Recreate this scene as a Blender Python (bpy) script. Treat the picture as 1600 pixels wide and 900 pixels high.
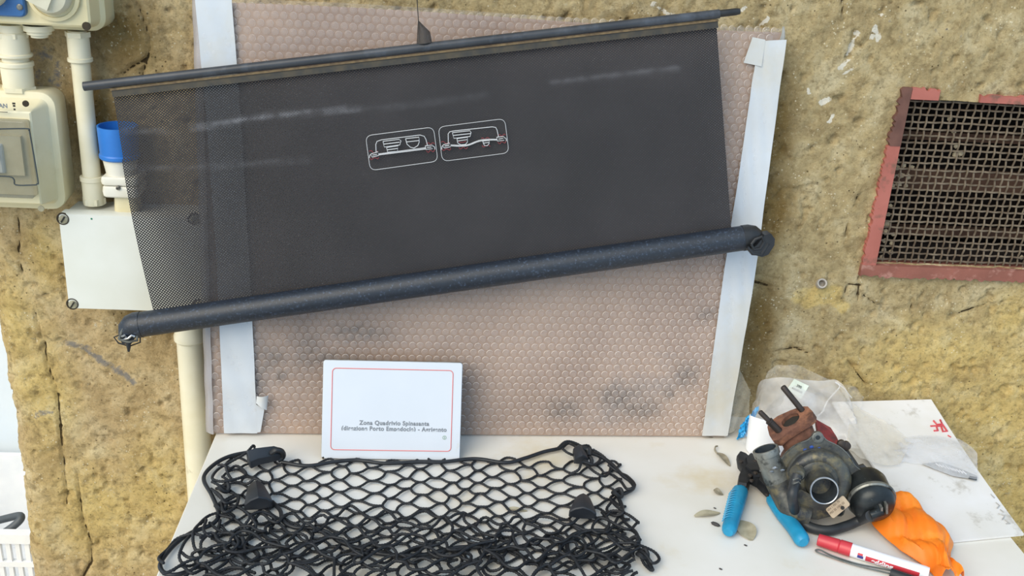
import bpy, bmesh, math, random
import numpy as np
from mathutils import Vector, Matrix

sc = bpy.context.scene
for o in list(bpy.data.objects):
    bpy.data.objects.remove(o)
COL = sc.collection
random.seed(7)
V = Vector

# ---------------------------------------------------------------- camera
FPX = 1622.4
RX = V((0.99720137, 0.03486415, 0.06613564))      # rows: world X, Y, Z in terms of (right, down, forward)
RY = V((-0.04774846, -0.38369302, 0.92222543))
RZ = V((0.05752839, -0.92280234, -0.3809545))
CAM = V((0.0, -1.6, 1.601))
TZ = 0.72                                          # table top height
cd = bpy.data.cameras.new('camera')
cam = bpy.data.objects.new('camera', cd)
COL.objects.link(cam)
cd.sensor_width = 36.0
cd.lens = FPX / 1600 * 36
cd.clip_start = 0.02
cam.matrix_world = Matrix(((RX[0], -RX[1], -RX[2], CAM[0]),
                           (RY[0], -RY[1], -RY[2], CAM[1]),
                           (RZ[0], -RZ[1], -RZ[2], CAM[2]),
                           (0, 0, 0, 1)))
sc.camera = cam

# ---------------------------------------------------------------- light
wd = bpy.data.worlds.new('sky')
sc.world = wd
wd.use_nodes = True
bg = wd.node_tree.nodes['Background']
bg.inputs[0].default_value = (0.52, 0.74, 1.0, 1)
bg.inputs[1].default_value = 0.95
sd = bpy.data.lights.new('sun', 'SUN')
sun = bpy.data.objects.new('sun', sd)
COL.objects.link(sun)
sd.energy = 2.9
sd.specular_factor = 0.3
sd.angle = math.radians(50)
sd.color = (1.0, 0.88, 0.68)
sun.rotation_euler = V((0.55, 0.62, -0.60)).to_track_quat('-Z', 'Y').to_euler()
sc.view_settings.view_transform = 'Standard'
sc.view_settings.look = 'None'
sc.view_settings.gamma = 1.0
sc.view_settings.use_curve_mapping = False
sc.view_settings.exposure = 0.15


# ---------------------------------------------------------------- pixel -> place
def ray(x, y):
    p = V((x - 800, y - 450, FPX))
    return V((RX.dot(p), RY.dot(p), RZ.dot(p)))


def px(x, y, Y):
    r = ray(x, y)
    return CAM + r * ((Y - CAM.y) / r.y)


def pz(x, y, Z=None):
    Z = TZ if Z is None else Z
    r = ray(x, y)
    return CAM + r * ((Z - CAM.z) / r.z)


def T(x, y, h=0.0):
    return pz(x, y, TZ + h)


def pplane(x, y, o, n):
    r = ray(x, y)
    return CAM + r * ((o - CAM).dot(n) / r.dot(n))


FWD = V((RX[2], RY[2], RZ[2]))


def depth(p):
    return (p - CAM).dot(FWD)


def pd(x, y, d):
    return CAM + ray(x, y) * (d / FPX)


def proj(p):
    q = p - CAM
    cx = RX[0] * q.x + RY[0] * q.y + RZ[0] * q.z
    cy = RX[1] * q.x + RY[1] * q.y + RZ[1] * q.z
    cz = depth(p)
    return 800 + FPX * cx / cz, 450 + FPX * cy / cz


# ---------------------------------------------------------------- materials
def lin(c):
    if isinstance(c, str):
        c = c.lstrip('#')
        c = [int(c[i:i + 2], 16) / 255 for i in (0, 2, 4)]
    return tuple(x / 12.92 if x <= .04045 else ((x + .055) / 1.055) ** 2.4 for x in c) + (1,)


class NT:
    def __init__(s, name):
        s.m = bpy.data.materials.new(name)
        s.m.use_nodes = True
        s.t = s.m.node_tree
        s.b = s.t.nodes['Principled BSDF']
        s.out = s.t.nodes['Material Output']
        s.tc = s.t.nodes.new('ShaderNodeTexCoord')

    def n(s, typ, **kw):
        nd = s.t.nodes.new('ShaderNode' + typ)
        for k, v in kw.items():
            setattr(nd, k, v)
        return nd

    def l(s, a, b):
        s.t.links.new(a, b)

    def noise(s, scale, detail=4, rough=.55, vec=None, dist=0.0):
        nd = s.n('TexNoise')
        nd.inputs['Scale'].default_value = scale
        nd.inputs['Detail'].default_value = detail
        nd.inputs['Roughness'].default_value = rough
        nd.inputs['Distortion'].default_value = dist
        s.l(vec or s.tc.outputs['Object'], nd.inputs['Vector'])
        return nd.outputs['Fac']

    def ramp(s, fac, stops):
        r = s.n('ValToRGB')
        e = r.color_ramp.elements
        while len(e) < len(stops):
            e.new(.5)
        for i, (p, c) in enumerate(stops):
            e[i].position = p
            e[i].color = lin(c) if not isinstance(c, (int, float)) else (c, c, c, 1)
        s.l(fac, r.inputs[0])
        return r.outputs[0]

    def mix(s, fac, a, b, typ='MIX'):
        m = s.n('Mix', data_type='RGBA', blend_type=typ)
        for sock, val in ((m.inputs[0], fac), (m.inputs[6], a), (m.inputs[7], b)):
            if isinstance(val, (int, float)):
                sock.default_value = val
            elif isinstance(val, (str, tuple)):
                sock.default_value = lin(val)
            else:
                s.l(val, sock)
        return m.outputs[2]

    def math(s, op, a, b=0.0, c=None):
        m = s.n('Math', operation=op)
        for i, val in enumerate((a, b) if c is None else (a, b, c)):
            if isinstance(val, (int, float)):
                m.inputs[i].default_value = val
            else:
                s.l(val, m.inputs[i])
        return m.outputs[0]

    def bump(s, h, strength=.3, dist=.002, prev=None):
        b = s.n('Bump')
        b.inputs['Strength'].default_value = strength
        b.inputs['Distance'].default_value = dist
        s.l(h, b.inputs['Height'])
        if prev is not None:
            s.l(prev, b.inputs['Normal'])
        s.l(b.outputs[0], s.b.inputs['Normal'])
        return b.outputs[0]

    def col(s, c):
        if isinstance(c, (str, tuple)):
            s.b.inputs['Base Color'].default_value = lin(c)
        else:
            s.l(c, s.b.inputs['Base Color'])

    def rough(s, r):
        if isinstance(r, (int, float)):
            s.b.inputs['Roughness'].default_value = r
        else:
            s.l(r, s.b.inputs['Roughness'])

    def attr(s, name):
        return s.n('Attribute', attribute_name=name).outputs['Fac']


def mat(name, c1, c2=None, rough=.5, scale=30, lo=.35, hi=.65, metal=0.0, bump=0.0, bscale=None, bdist=.002,
        dirt=None, dscale=12, dlo=.58, dhi=.72, spec=None, detail=4):
    t = NT(name)
    c = c1
    if c2:
        c = t.ramp(t.noise(scale, detail), [(lo, c1), (hi, c2)])
    if dirt:
        f = t.ramp(t.noise(dscale, 6, .65), [(dlo, 0.0), (dhi, 1.0)])
        c = t.mix(f, c, dirt)
    t.col(c)
    t.rough(rough)
    t.b.inputs['Metallic'].default_value = metal
    if spec is not None:
        t.b.inputs['Specular IOR Level'].default_value = spec
    if bump:
        t.bump(t.noise(bscale or scale * 3, 5, .6), bump, bdist)
    return t.m


M = {}
M['cream'] = mat('cream_plastic', '#e3dabb', '#d9cca2', .38, 9, dirt='#b09a62', dscale=7, dlo=.62, dhi=.86)
M['creampipe'] = mat('cream_pipe', '#e6dfc8', '#dcd3b4', .35, 12, dirt='#9c8f6c', dscale=26, dlo=.66, dhi=.8)
M['whitebox'] = mat('white_box_plastic', '#dedfd8', '#d6d6cb', .42, 8, dirt='#a8a288', dscale=20, dlo=.70, dhi=.82)
M['whiteplug'] = mat('white_plug_plastic', '#e6e3d8', '#dad5c2', .4, 20, dirt='#8d866c', dscale=40, dlo=.66, dhi=.8)
M['blue'] = mat('blue_plastic', '#2f7bd0', '#2a6fc4', .4, 20)
M['blue_flap'] = mat('blue_flap_plastic', '#39699f', '#2f5f96', .4, 20, dirt='#9a9a80', dscale=45, dlo=.66, dhi=.8)
M['greyplastic'] = mat('grey_socket_plastic', '#d4cfb9', '#c3bda6', .45, 20)
M['rubber_seal'] = mat('dark_seal', '#3c4446', None, .6)
M['steel'] = mat('screw_steel', '#9a968c', '#78746a', .4, 90, metal=.7)
M['slot'] = mat('screw_slot', '#2b2823', None, .8)
M['hole'] = mat('hole_dark', '#4a4030', '#2f281d', .9, 60)
M['screwcream'] = mat('screw_plastic', '#a9a38a', '#8a846c', .5, 90)
M['breaker'] = mat('breaker_plastic', '#dccfa8', '#cdbf96', .5, 30)
M['black'] = mat('black_plastic', '#1c1d20', '#26282b', .45, 60, bump=.15, bdist=.0005, bscale=200)
M['blackmatte'] = mat('black_rubber', '#2a2c30', '#1d1f22', .6, 80)
M['tube'] = mat('roller_tube_paint', '#1d2531', '#191f29', .48, 60, dirt='#465469', dscale=260, dlo=.55, dhi=.72, spec=.6, bump=.25, bscale=260, bdist=.0006)  # blue in the base colour stands in for sky sheen; flecks are worn paint
M['bar'] = mat('bar_paint', '#2f3238', '#3d4046', .42, 25, dirt='#4e5560', dscale=18, dlo=.52, dhi=.7)
M['gold'] = mat('dusty_groove', '#7c6848', '#5b4b36', .7, 120)
M['barlow'] = mat('bar_lower_lip', '#33322f', '#4b4334', .6, 60)
M['tape'] = mat('packing_tape', '#ccd1d7', '#c4c7ca', .28, 9, dirt='#c2b596', dscale=4, dlo=.5, dhi=.85, bump=.12, bscale=14, bdist=.003)
M['printwhite'] = mat('print_white', '#c9cacc', None, .6)
M['printred'] = mat('print_red', '#8c3a40', None, .6)
M['sign'] = mat('sign_enamel', '#d4d9e1', '#ced4dc', .3, 6, dirt='#c9c6bb', dscale=16, dlo=.66, dhi=.8)
M['signred'] = mat('sign_red_line', '#e2706a', None, .5)
M['signtext'] = mat('sign_grey_text', '#858a90', '#757a80', .5, 300)
M['signgreen'] = mat('sign_green_mark', '#6f9a70', None, .5)
M['signedge'] = mat('sign_edge_metal', '#6c6d6b', '#8f8f8a', .5, 80, metal=.4)
M['table'] = mat('table_laminate', '#e6e3de', '#dedad1', .38, 5, dirt='#cdb98a', dscale=4.5, dlo=.55, dhi=.85, bump=.05, bscale=80, bdist=.0006)
M['tableleg'] = mat('table_leg_metal', '#8a8a86', '#74746f', .4, 40, metal=.6)
M['cord'] = mat('net_cord', '#131519', '#1e2127', .62, 300, lo=.4, hi=.6)
M['cordsmooth'] = mat('net_edge_cord', '#17191e', '#1f2329', .5, 120)
M['clip'] = mat('net_clip_plastic', '#262a31', '#1e2228', .45, 40, bump=.3, bscale=60, bdist=.001)
M['rust'] = mat('rusty_iron', '#7d5545', '#5a3c30', .8, 60, dirt='#96664c', dscale=45, dlo=.5, dhi=.66, bump=.6, bscale=220, bdist=.0015)
M['darkred'] = mat('dark_red_paint', '#8a2f2a', '#7a2a25', .55, 30, dirt='#4e2a22', dscale=30, dlo=.55, dhi=.7)
M['cast'] = mat('dirty_cast_aluminium', '#5d5d56', '#34363a', .42, 45, metal=.35, dirt='#7a7156', dscale=55, dlo=.50, dhi=.70, bump=.45, bscale=160, bdist=.0012)
M['castlight'] = mat('worn_cast_aluminium', '#8e8f89', '#5d5e5a', .42, 30, metal=.55, dirt='#2f302f', dscale=55, dlo=.52, dhi=.66, bump=.4, bscale=160, bdist=.001)
M['alu'] = mat('bright_aluminium', '#b9bcc0', '#9a9da1', .3, 60, metal=.8)
M['inner'] = mat('pipe_inside', '#4b5560', '#394149', .4, 60, metal=.5)
M['actuator'] = mat('actuator_zinc', '#33383a', '#24282a', .36, 40, metal=.45, dirt='#7d8078', dscale=60, dlo=.62, dhi=.74)
M['hose'] = mat('rubber_hose', '#26292c', '#303336', .5, 60)
M['stud'] = mat('stud_steel', '#3b3532', '#4a423d', .5, 60, metal=.5)
M['plate'] = mat('label_plate_metal', '#b9a489', '#a99278', .45, 60, metal=.2)
M['plateprint'] = mat('label_plate_print', '#6d5f4e', None, .6)
M['bluepaint'] = mat('blue_paint_marks', '#2f4f9a', None, .6)
M['jaw'] = mat('plier_black_steel', '#24262a', '#303236', .5, 60, metal=.4)
M['grip'] = mat('teal_blue_grip', '#1f93bd', '#1a83ab', .45, 40, dirt='#225a6a', dscale=70, dlo=.64, dhi=.76)
M['mred'] = mat('marker_red', '#c63b45', '#bd3440', .38, 30)
M['mwhite'] = mat('marker_white', '#edeef2', '#e2e4ea', .32, 30, dirt='#a7abb8', dscale=130, dlo=.66, dhi=.74)
M['mblue'] = mat('marker_logo_blue', '#3c3f86', None, .5)
M['wire'] = mat('tweezer_steel', '#8d8d86', '#77776f', .35, 60, metal=.8)
M['orange'] = mat('orange_cloth', '#f5821e', '#ee7614', .5, 12, bump=.15, bscale=150, bdist=.0008, dirt='#ff9a30', dscale=14, dlo=.5, dhi=.7)
M['papercurl'] = mat('white_plastic_sheet', '#eff2f7', '#e8ecf2', .4, 10)
M['panel'] = mat('white_scuffed_panel', '#e6e6e8', '#dcdad6', .36, 8, dirt='#9d978a', dscale=20, dlo=.58, dhi=.76, bump=.08, bscale=60, bdist=.001)
M['panelred'] = mat('panel_red_print', '#d0555c', '#c44a52', .5, 90)
M['panelgrey'] = mat('panel_grey_print', '#9c9c9c', '#b5b5b2', .6, 120)
M['leaf'] = mat('dry_leaf', '#9a9280', '#7d7562', .7, 120)
M['leafpale'] = mat('pale_leaf', '#b4ab92', '#9a927a', .7, 80)
M['seed'] = mat('dark_seed', '#3c3a3a', None, .7)
M['bluefilm'] = mat('blue_nitrile', '#2aa0dd', '#1f8fcc', .4, 30)
M['mark'] = mat('label_paper', '#dfe9dc', '#d6e1d3', .6, 30)
M['ink'] = mat('label_ink', '#50564f', None, .6)
M['cable'] = mat('dark_grey_cable', '#4a5054', '#3f4549', .5, 40)
M['crate'] = mat('white_crate_plastic', '#f0f1f2', '#e7e9ec', .4, 20)
M['farwall'] = mat('pale_far_wall', '#e6edf2', '#dce6ee', .7, 3)
M['farbase'] = mat('pale_blue_base', '#c3d6e2', '#b5cbdc', .6, 3)
M['floor'] = mat('concrete_floor', '#cfc4ab', '#bfb296', .85, 4, bump=.3, bscale=60)
M['redpaint'] = mat('red_frame_paint', '#ad675c', '#9c594e', .75, 14, dirt='#7a5548', dscale=42, dlo=.54, dhi=.66, bump=.3, bscale=60, bdist=.001)
M['redrust'] = mat('red_brown_frame', '#90594c', '#7d4d41', .8, 20, dirt='#a3766a', dscale=50, dlo=.52, dhi=.66, bump=.3, bscale=90, bdist=.001)
M['rustframe'] = mat('rust_brown_frame', '#6c4a40', '#5a3c34', .8, 40, bump=.3, bscale=90, bdist=.001)
M['meshwire'] = mat('rusty_mesh_wire', '#7d705f', '#5f5142', .65, 60, metal=.25)
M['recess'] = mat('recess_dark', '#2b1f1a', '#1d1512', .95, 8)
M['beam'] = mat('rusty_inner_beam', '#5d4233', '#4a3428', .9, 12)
M['rubble'] = mat('rubble_stone', '#c9bb9f', '#a8987c', .9, 60, bump=.4, bscale=200)
M['wallplug'] = mat('grey_plastic_tube', '#b4aea6', '#a09a92', .6, 60)
M['strap'] = mat('sheer_dark_cloth', '#3c3632', '#2c2826', .7, 60)


def film_mat(name, tint, opac, rough=.12, bump=.3, bscale=40, bdist=.004, op2=None):
    """thin clear plastic: partly transparent, partly glossy and milky"""
    t = NT(name)
    tr = t.n('BsdfTransparent')
    t.col(tint)
    t.rough(rough)
    h = t.noise(bscale, 5, .6)
    if bump:
        t.bump(h, bump, bdist)
    mx = t.n('MixShader')
    if op2 is not None:
        t.l(t.ramp(t.noise(bscale * .5, 4), [(.35, opac), (.65, op2)]), mx.inputs[0])
    else:
        mx.inputs[0].default_value = opac
    t.l(tr.outputs[0], mx.inputs[1])
    t.l(t.b.outputs[0], mx.inputs[2])
    t.l(mx.outputs[0], t.out.inputs[0])
    return t.m


M['film'] = film_mat('bubble_film', '#e6e2e4', .10, .15, .3, 30)
M['bubble'] = film_mat('bubble_dome', '#f2ecea', .09, .05, 0)
M['bubble_rim'] = film_mat('bubble_rim', '#f8f2ee', .55, .08, 0)
M['bag'] = film_mat('clear_bag', '#f0eff0', .32, .07, .35, 30, .006, .62)
M['pouch'] = film_mat('clear_pouch', '#dfe2ea', .18, .08, .4, 40, .005, .42)
M['window'] = film_mat('smoked_window', '#565e60', .40, .10, 0)


def board_mat():
    t = NT('brown_board')
    c = t.ramp(t.noise(4, 5, .6), [(.30, '#8a6f5b'), (.5, '#a58a75'), (.72, '#b99d86')])
    f = t.ramp(t.noise(7.5, 5, .6), [(.56, 0.0), (.72, 1.0)])
    c = t.mix(t.math('MULTIPLY', f, .7), c, '#7d7470')
    f2 = t.ramp(t.noise(3.1, 4, .6, dist=.6), [(.60, 0.0), (.74, 1.0)])
    c = t.mix(t.math('MULTIPLY', f2, .6), c, '#c99d78')
    c = t.mix(t.math('MULTIPLY', t.attr('stain'), .85), c, '#5a4a3c')
    t.col(c)
    t.rough(.6)
    return t.m


def fabric_mat():
    t = NT('perforated_fabric')
    uv = t.n('UVMap').outputs[0]
    sep = t.n('SeparateXYZ')
    t.l(uv, sep.inputs[0])
    u = sep.outputs[0]

    def dots(off):
        a = t.n('VectorMath', operation='MULTIPLY_ADD')
        t.l(uv, a.inputs[0])
        a.inputs[1].default_value = (1 / .0047, 1 / .0042, 0)
        a.inputs[2].default_value = (off, off, 0)
        b = t.n('VectorMath', operation='FRACTION')
        t.l(a.outputs[0], b.inputs[0])
        c = t.n('VectorMath', operation='SUBTRACT')
        t.l(b.outputs[0], c.inputs[0])
        c.inputs[1].default_value = (.5, .5, 0)
        d = t.n('VectorMath', operation='LENGTH')
        t.l(c.outputs[0], d.inputs[0])
        return d.outputs['Value']
    d = t.math('MINIMUM', dots(0.0), dots(.5))
    r = t.n('MapRange')
    t.l(u, r.inputs[0])
    r.inputs[1].default_value = .0
    r.inputs[2].default_value = .42
    r.inputs[3].default_value = .19
    r.inputs[4].default_value = .10
    hole = t.math('LESS_THAN', d, r.outputs[0])
    c = t.ramp(t.noise(7, 5), [(.3, '#302f31'), (.7, '#3a383a')])
    sc_ = t.mix(t.math('MULTIPLY', t.attr('scuff'), t.ramp(t.noise(60, 4), [(.35, .25), (.65, 1.0)])), c, '#77777c')
    t.col(sc_)
    t.rough(.72)
    t.b.inputs['Specular IOR Level'].default_value = .3
    tr = t.n('BsdfTransparent')
    mx = t.n('MixShader')
    t.l(hole, mx.inputs[0])
    t.l(t.b.outputs[0], mx.inputs[1])
    t.l(tr.outputs[0], mx.inputs[2])
    t.l(mx.outputs[0], t.out.inputs[0])
    return t.m


def wall_mat():
    t = NT('old_plaster')
    n1 = t.noise(3.2, 8, .62)
    n2 = t.noise(14, 8, .65, dist=.4)
    n3 = t.noise(60, 6, .7)
    grey = t.ramp(n2, [(.28, '#978460'), (.5, '#bda97e'), (.72, '#d8c9a4')])
    yel = t.ramp(n2, [(.25, '#bfa266'), (.5, '#dabf7c'), (.75, '#ecdaa6')])  # yellow plaster; brighter light low on the wall is put into this ramp
    tan = t.ramp(n2, [(.25, '#a98e62'), (.5, '#cab083'), (.75, '#dfcca4')])
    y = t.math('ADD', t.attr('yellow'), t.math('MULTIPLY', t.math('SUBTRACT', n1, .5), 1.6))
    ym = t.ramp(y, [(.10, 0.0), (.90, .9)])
    ta = t.math('ADD', t.attr('tan'), t.math('MULTIPLY', t.math('SUBTRACT', n1, .5), -1.2))
    tm = t.ramp(ta, [(.30, 0.0), (.65, 1.0)])
    c = t.mix(tm, grey, tan)
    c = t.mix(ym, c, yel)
    br = t.math('ADD', t.attr('brown'), t.math('MULTIPLY', t.math('SUBTRACT', n2, .5), 1.2))
    c = t.mix(t.ramp(br, [(.3, 0.0), (.8, .85)]), c, '#80642f')
    c = t.mix(t.ramp(n3, [(.36, .55), (.50, 0.0)]), c, '#7c6a48')
    c = t.mix(t.ramp(n3, [(.60, 0.0), (.74, .55)]), c, '#d9cba6')
    n4 = t.noise(190, 5, .75)
    c = t.mix(t.ramp(n4, [(.34, .5), (.46, 0.0)]), c, '#6f5d3a')
    c = t.mix(t.ramp(n4, [(.58, 0.0), (.70, .5)]), c, '#e6dab8')
    # aggregate grains, pale and dark
    vo = t.n('TexVoronoi')
    vo.inputs['Scale'].default_value = 150
    t.l(t.tc.outputs['Object'], vo.inputs['Vector'])
    sel = t.noise(23, 3)
    pale = t.math('MULTIPLY', t.math('LESS_THAN', vo.outputs['Distance'], .2), t.math('GREATER_THAN', sel, .57))
    c = t.mix(t.math('MULTIPLY', pale, .7), c, '#e6dcc0')
    vd_ = t.n('TexVoronoi')
    vd_.inputs['Scale'].default_value = 85
    t.l(t.tc.outputs['Object'], vd_.inputs['Vector'])
    dk = t.math('MULTIPLY', t.math('LESS_THAN', vd_.outputs['Distance'], .13), t.math('GREATER_THAN', t.noise(17, 3), .55))
    c = t.mix(t.math('MULTIPLY', dk, .75), c, '#4c3d26')
    gw = t.math('ADD', t.attr('grey'), t.math('MULTIPLY', t.math('SUBTRACT', n3, .5), 2.6))
    c = t.mix(t.ramp(gw, [(.5, 0.0), (.85, .8)]), c, '#79797c')
    ww = t.math('ADD', t.attr('white'), t.math('MULTIPLY', t.math('SUBTRACT', n3, .5), 2.2))
    c = t.mix(t.ramp(ww, [(.52, 0.0), (.6, .95)]), c, '#e9e2d2')
    cw = t.math('ADD', t.attr('crackd'), t.math('MULTIPLY', t.math('SUBTRACT', t.noise(90, 4), .5), 1.6))
    c = t.mix(t.ramp(t.math('MULTIPLY', cw, .5), [(.22, .92), (.42, 0.0)]), c, '#3f301c')
    t.col(c)
    t.rough(.92)
    t.b.inputs['Specular IOR Level'].default_value = .2
    b1 = t.bump(t.noise(60, 9, .75), .7, .008)
    t.bump(t.noise(150, 6, .75), .8, .004, b1)
    return t.m


M['board'] = board_mat()
M['fabric'] = fabric_mat()
M['wall'] = wall_mat()

# ---------------------------------------------------------------- mesh building
ORG = {}


def frame_from(axis, hint=None):
    a = axis.normalized()
    h = hint or (V((0, 0, 1)) if abs(a.z) < .9 else V((1, 0, 0)))
    u = (h - a * h.dot(a)).normalized()
    return a, u, a.cross(u)


class MB:
    def __init__(s):
        s.v = []
        s.f = []

    def add(s, vs, fs):
        o = len(s.v)
        s.v += [V(p) for p in vs]
        s.f += [tuple(i + o for i in f) for f in fs]
        return s

    def box(s, c, size, X=V((1, 0, 0)), Y=V((0, 1, 0)), Z=V((0, 0, 1))):
        c = V(c)
        vs = [c + X * (sx * size[0] / 2) + Y * (sy * size[1] / 2) + Z * (sz * size[2] / 2)
              for sz in (-1, 1) for sy in (-1, 1) for sx in (-1, 1)]
        return s.add(vs, [(0, 2, 3, 1), (4, 5, 7, 6), (0, 1, 5, 4), (2, 6, 7, 3), (0, 4, 6, 2), (1, 3, 7, 5)])

    def tube(s, pts, r, n=8, cap=True, flat=1.0, hint=None):
        pts = [V(p) for p in pts]
        m = len(pts)
        rs = r if isinstance(r, (list, tuple)) else [r] * m
        tg = []
        for i in range(m):
            d = pts[min(i + 1, m - 1)] - pts[max(i - 1, 0)]
            tg.append(d.normalized() if d.length > 1e-9 else V((0, 0, 1)))
        _, u, _ = frame_from(tg[0], hint)
        vs, fs = [], []
        for i in range(m):
            a = tg[i]
            u = (u - a * u.dot(a))
            u = u.normalized() if u.length > 1e-6 else frame_from(a)[1]
            w = a.cross(u)
            for k in range(n):
                th = 2 * math.pi * k / n
                vs.append(pts[i] + u * (math.cos(th) * rs[i]) + w * (math.sin(th) * rs[i] * flat))
        for i in range(m - 1):
            for k in range(n):
                k2 = (k + 1) % n
                fs.append((i * n + k, i * n + k2, (i + 1) * n + k2, (i + 1) * n + k))
        if cap:
            fs.append(tuple(range(n - 1, -1, -1)))
            fs.append(tuple((m - 1) * n + k for k in range(n)))
        return s.add(vs, fs)

    def lathe(s, prof, o, axis, n=24, hint=None, sx=1.0):
        """prof: (radius, height) from start to end; radius 0 closes"""
        a, u, w = frame_from(axis, hint)
        o = V(o)
        vs, fs, rings = [], [], []
        for r, h in prof:
            if r <= 1e-7:
                rings.append([len(vs)])
                vs.append(o + a * h)
            else:
                rings.append(list(range(len(vs), len(vs) + n)))
                for k in range(n):
                    th = 2 * math.pi * k / n
                    vs.append(o + a * h + u * (math.cos(th) * r * sx) + w * (math.sin(th) * r))
        for A, B in zip(rings, rings[1:]):
            for k in range(n):
                k2 = (k + 1) % n
                if len(A) == 1 and len(B) > 1:
                    fs.append((A[0], B[k2], B[k]))
                elif len(B) == 1 and len(A) > 1:
                    fs.append((A[k], A[k2], B[0]))
                elif len(A) > 1:
                    fs.append((A[k], A[k2], B[k2], B[k]))
        return s.add(vs, fs)

    def prism(s, poly, ext):
        """closed polygon of 3D points extruded by vector ext"""
        n = len(poly)
        poly = [V(p) for p in poly]
        ext = V(ext)
        vs = poly + [p + ext for p in poly]
        fs = [tuple(range(n - 1, -1, -1)), tuple(range(n, 2 * n))]
        for i in range(n):
            j = (i + 1) % n
            fs.append((i, j, n + j, n + i))
        return s.add(vs, fs)

    def rings(s, rings, cap0=True, cap1=True):
        n = len(rings[0])
        vs = [p for r in rings for p in r]
        fs = []
        for i in range(len(rings) - 1):
            for k in range(n):
                k2 = (k + 1) % n
                fs.append((i * n + k, i * n + k2, (i + 1) * n + k2, (i + 1) * n + k))
        if cap0:
            fs.append(tuple(range(n - 1, -1, -1)))
        if cap1:
            b = (len(rings) - 1) * n
            fs.append(tuple(b + k for k in range(n)))
        return s.add(vs, fs)

    def sheet(s, fn, nu, nv, thick=0.0, tv=None):
        vs = [V(fn(i / nu, j / nv)) for j in range(nv + 1) for i in range(nu + 1)]
        fs = [(j * (nu + 1) + i, j * (nu + 1) + i + 1, (j + 1) * (nu + 1) + i + 1, (j + 1) * (nu + 1) + i)
              for j in range(nv) for i in range(nu)]
        if thick:
            n = len(vs)
            tv = V(tv) * thick
            vs2 = [p + tv for p in vs]
            fs2 = [tuple(n + i for i in reversed(f)) for f in fs]
            bd = [i for i in range(nu + 1)] + [j * (nu + 1) + nu for j in range(1, nv + 1)] + \
                 [nv * (nu + 1) + i for i in range(nu - 1, -1, -1)] + [j * (nu + 1) for j in range(nv - 1, 0, -1)]
            fs3 = [(bd[k], n + bd[k], n + bd[(k + 1) % len(bd)], bd[(k + 1) % len(bd)]) for k in range(len(bd))]
            return s.add(vs + vs2, fs + fs2 + fs3)
        return s.add(vs, fs)

    def build(s, name, m, parent=None, angle=35, fixn=True):
        me = bpy.data.meshes.new(name)
        if parent is not None:
            off = ORG[parent]
        else:
            xs = [p.x for p in s.v]
            ys = [p.y for p in s.v]
            off = V(((min(xs) + max(xs)) / 2, (min(ys) + max(ys)) / 2, min(p.z for p in s.v)))
        me.from_pydata([tuple(p - off) for p in s.v], [], s.f)
        me.validate()
        if fixn:
            b = bmesh.new()
            b.from_mesh(me)
            bmesh.ops.recalc_face_normals(b, faces=b.faces)
            b.to_mesh(me)
            b.free()
        if angle:
            me.shade_smooth()
            me.set_sharp_from_angle(angle=math.radians(angle))
        me.materials.append(M[m] if isinstance(m, str) else m)
        o = bpy.data.objects.new(name, me)
        COL.objects.link(o)
        ORG[o] = off
        if parent is not None:
            o.parent = parent
        else:
            o.location = off
        return o


def tag(o, label=None, cat=None, group=None, kind=None):
    if label:
        o['label'] = label
    if cat:
        o['category'] = cat
    if group:
        o['group'] = group
    if kind:
        o['kind'] = kind
    return o


def empty(name, base, label, cat, group=None):
    o = bpy.data.objects.new(name, None)
    o.empty_display_size = .03
    COL.objects.link(o)
    o.location = base
    ORG[o] = V(base)
    return tag(o, label, cat, group)


def rrect(w, h, r, n=5):
    pts = []
    for cx, cy, a0 in ((w / 2 - r, h / 2 - r, 0), (-w / 2 + r, h / 2 - r, 90), (-w / 2 + r, -h / 2 + r, 180), (w / 2 - r, -h / 2 + r, 270)):
        for k in range(n + 1):
            a = math.radians(a0 + 90 * k / n)
            pts.append((cx + r * math.cos(a), cy + r * math.sin(a)))
    return pts


def plate(mb, c, w, h, steps, r, X=V((1, 0, 0)), Z=V((0, 0, 1)), N=V((0, -1, 0)), n=5):
    """rounded rectangle body; steps = [(inset, depth along N)]"""
    c = V(c)
    rg = []
    for ins, dp in steps:
        rg.append([c + X * a + Z * b + N * dp for a, b in rrect(w - 2 * ins, h - 2 * ins, max(r - ins, .0008), n)])
    return mb.rings(rg)


def cyl(mb, a, b, r, n=16, r2=None):
    a, b = V(a), V(b)
    d = b - a
    r2 = r if r2 is None else r2
    return mb.lathe([(0, 0), (r, 0), (r2, d.length), (0, d.length)], a, d, n)


def catmull(pts, sub=6):
    pts = [V(p) for p in pts]
    out = []
    for i in range(len(pts) - 1):
        p0, p1, p2, p3 = pts[max(i - 1, 0)], pts[i], pts[i + 1], pts[min(i + 2, len(pts) - 1)]
        for k in range(sub):
            t = k / sub
            out.append(.5 * ((2 * p1) + (p2 - p0) * t + (2 * p0 - 5 * p1 + 4 * p2 - p3) * t * t + (3 * p1 - p0 - 3 * p2 + p3) * t ** 3))
    out.append(pts[-1])
    return out


def resample(pts, step):
    out = [pts[0]]
    acc = 0.0
    for a, b in zip(pts, pts[1:]):
        d = (b - a).length
        if d < 1e-9:
            continue
        t = step - acc
        while t <= d:
            out.append(a.lerp(b, t / d))
            t += step
        acc = d - (t - step)
    return out


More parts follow.
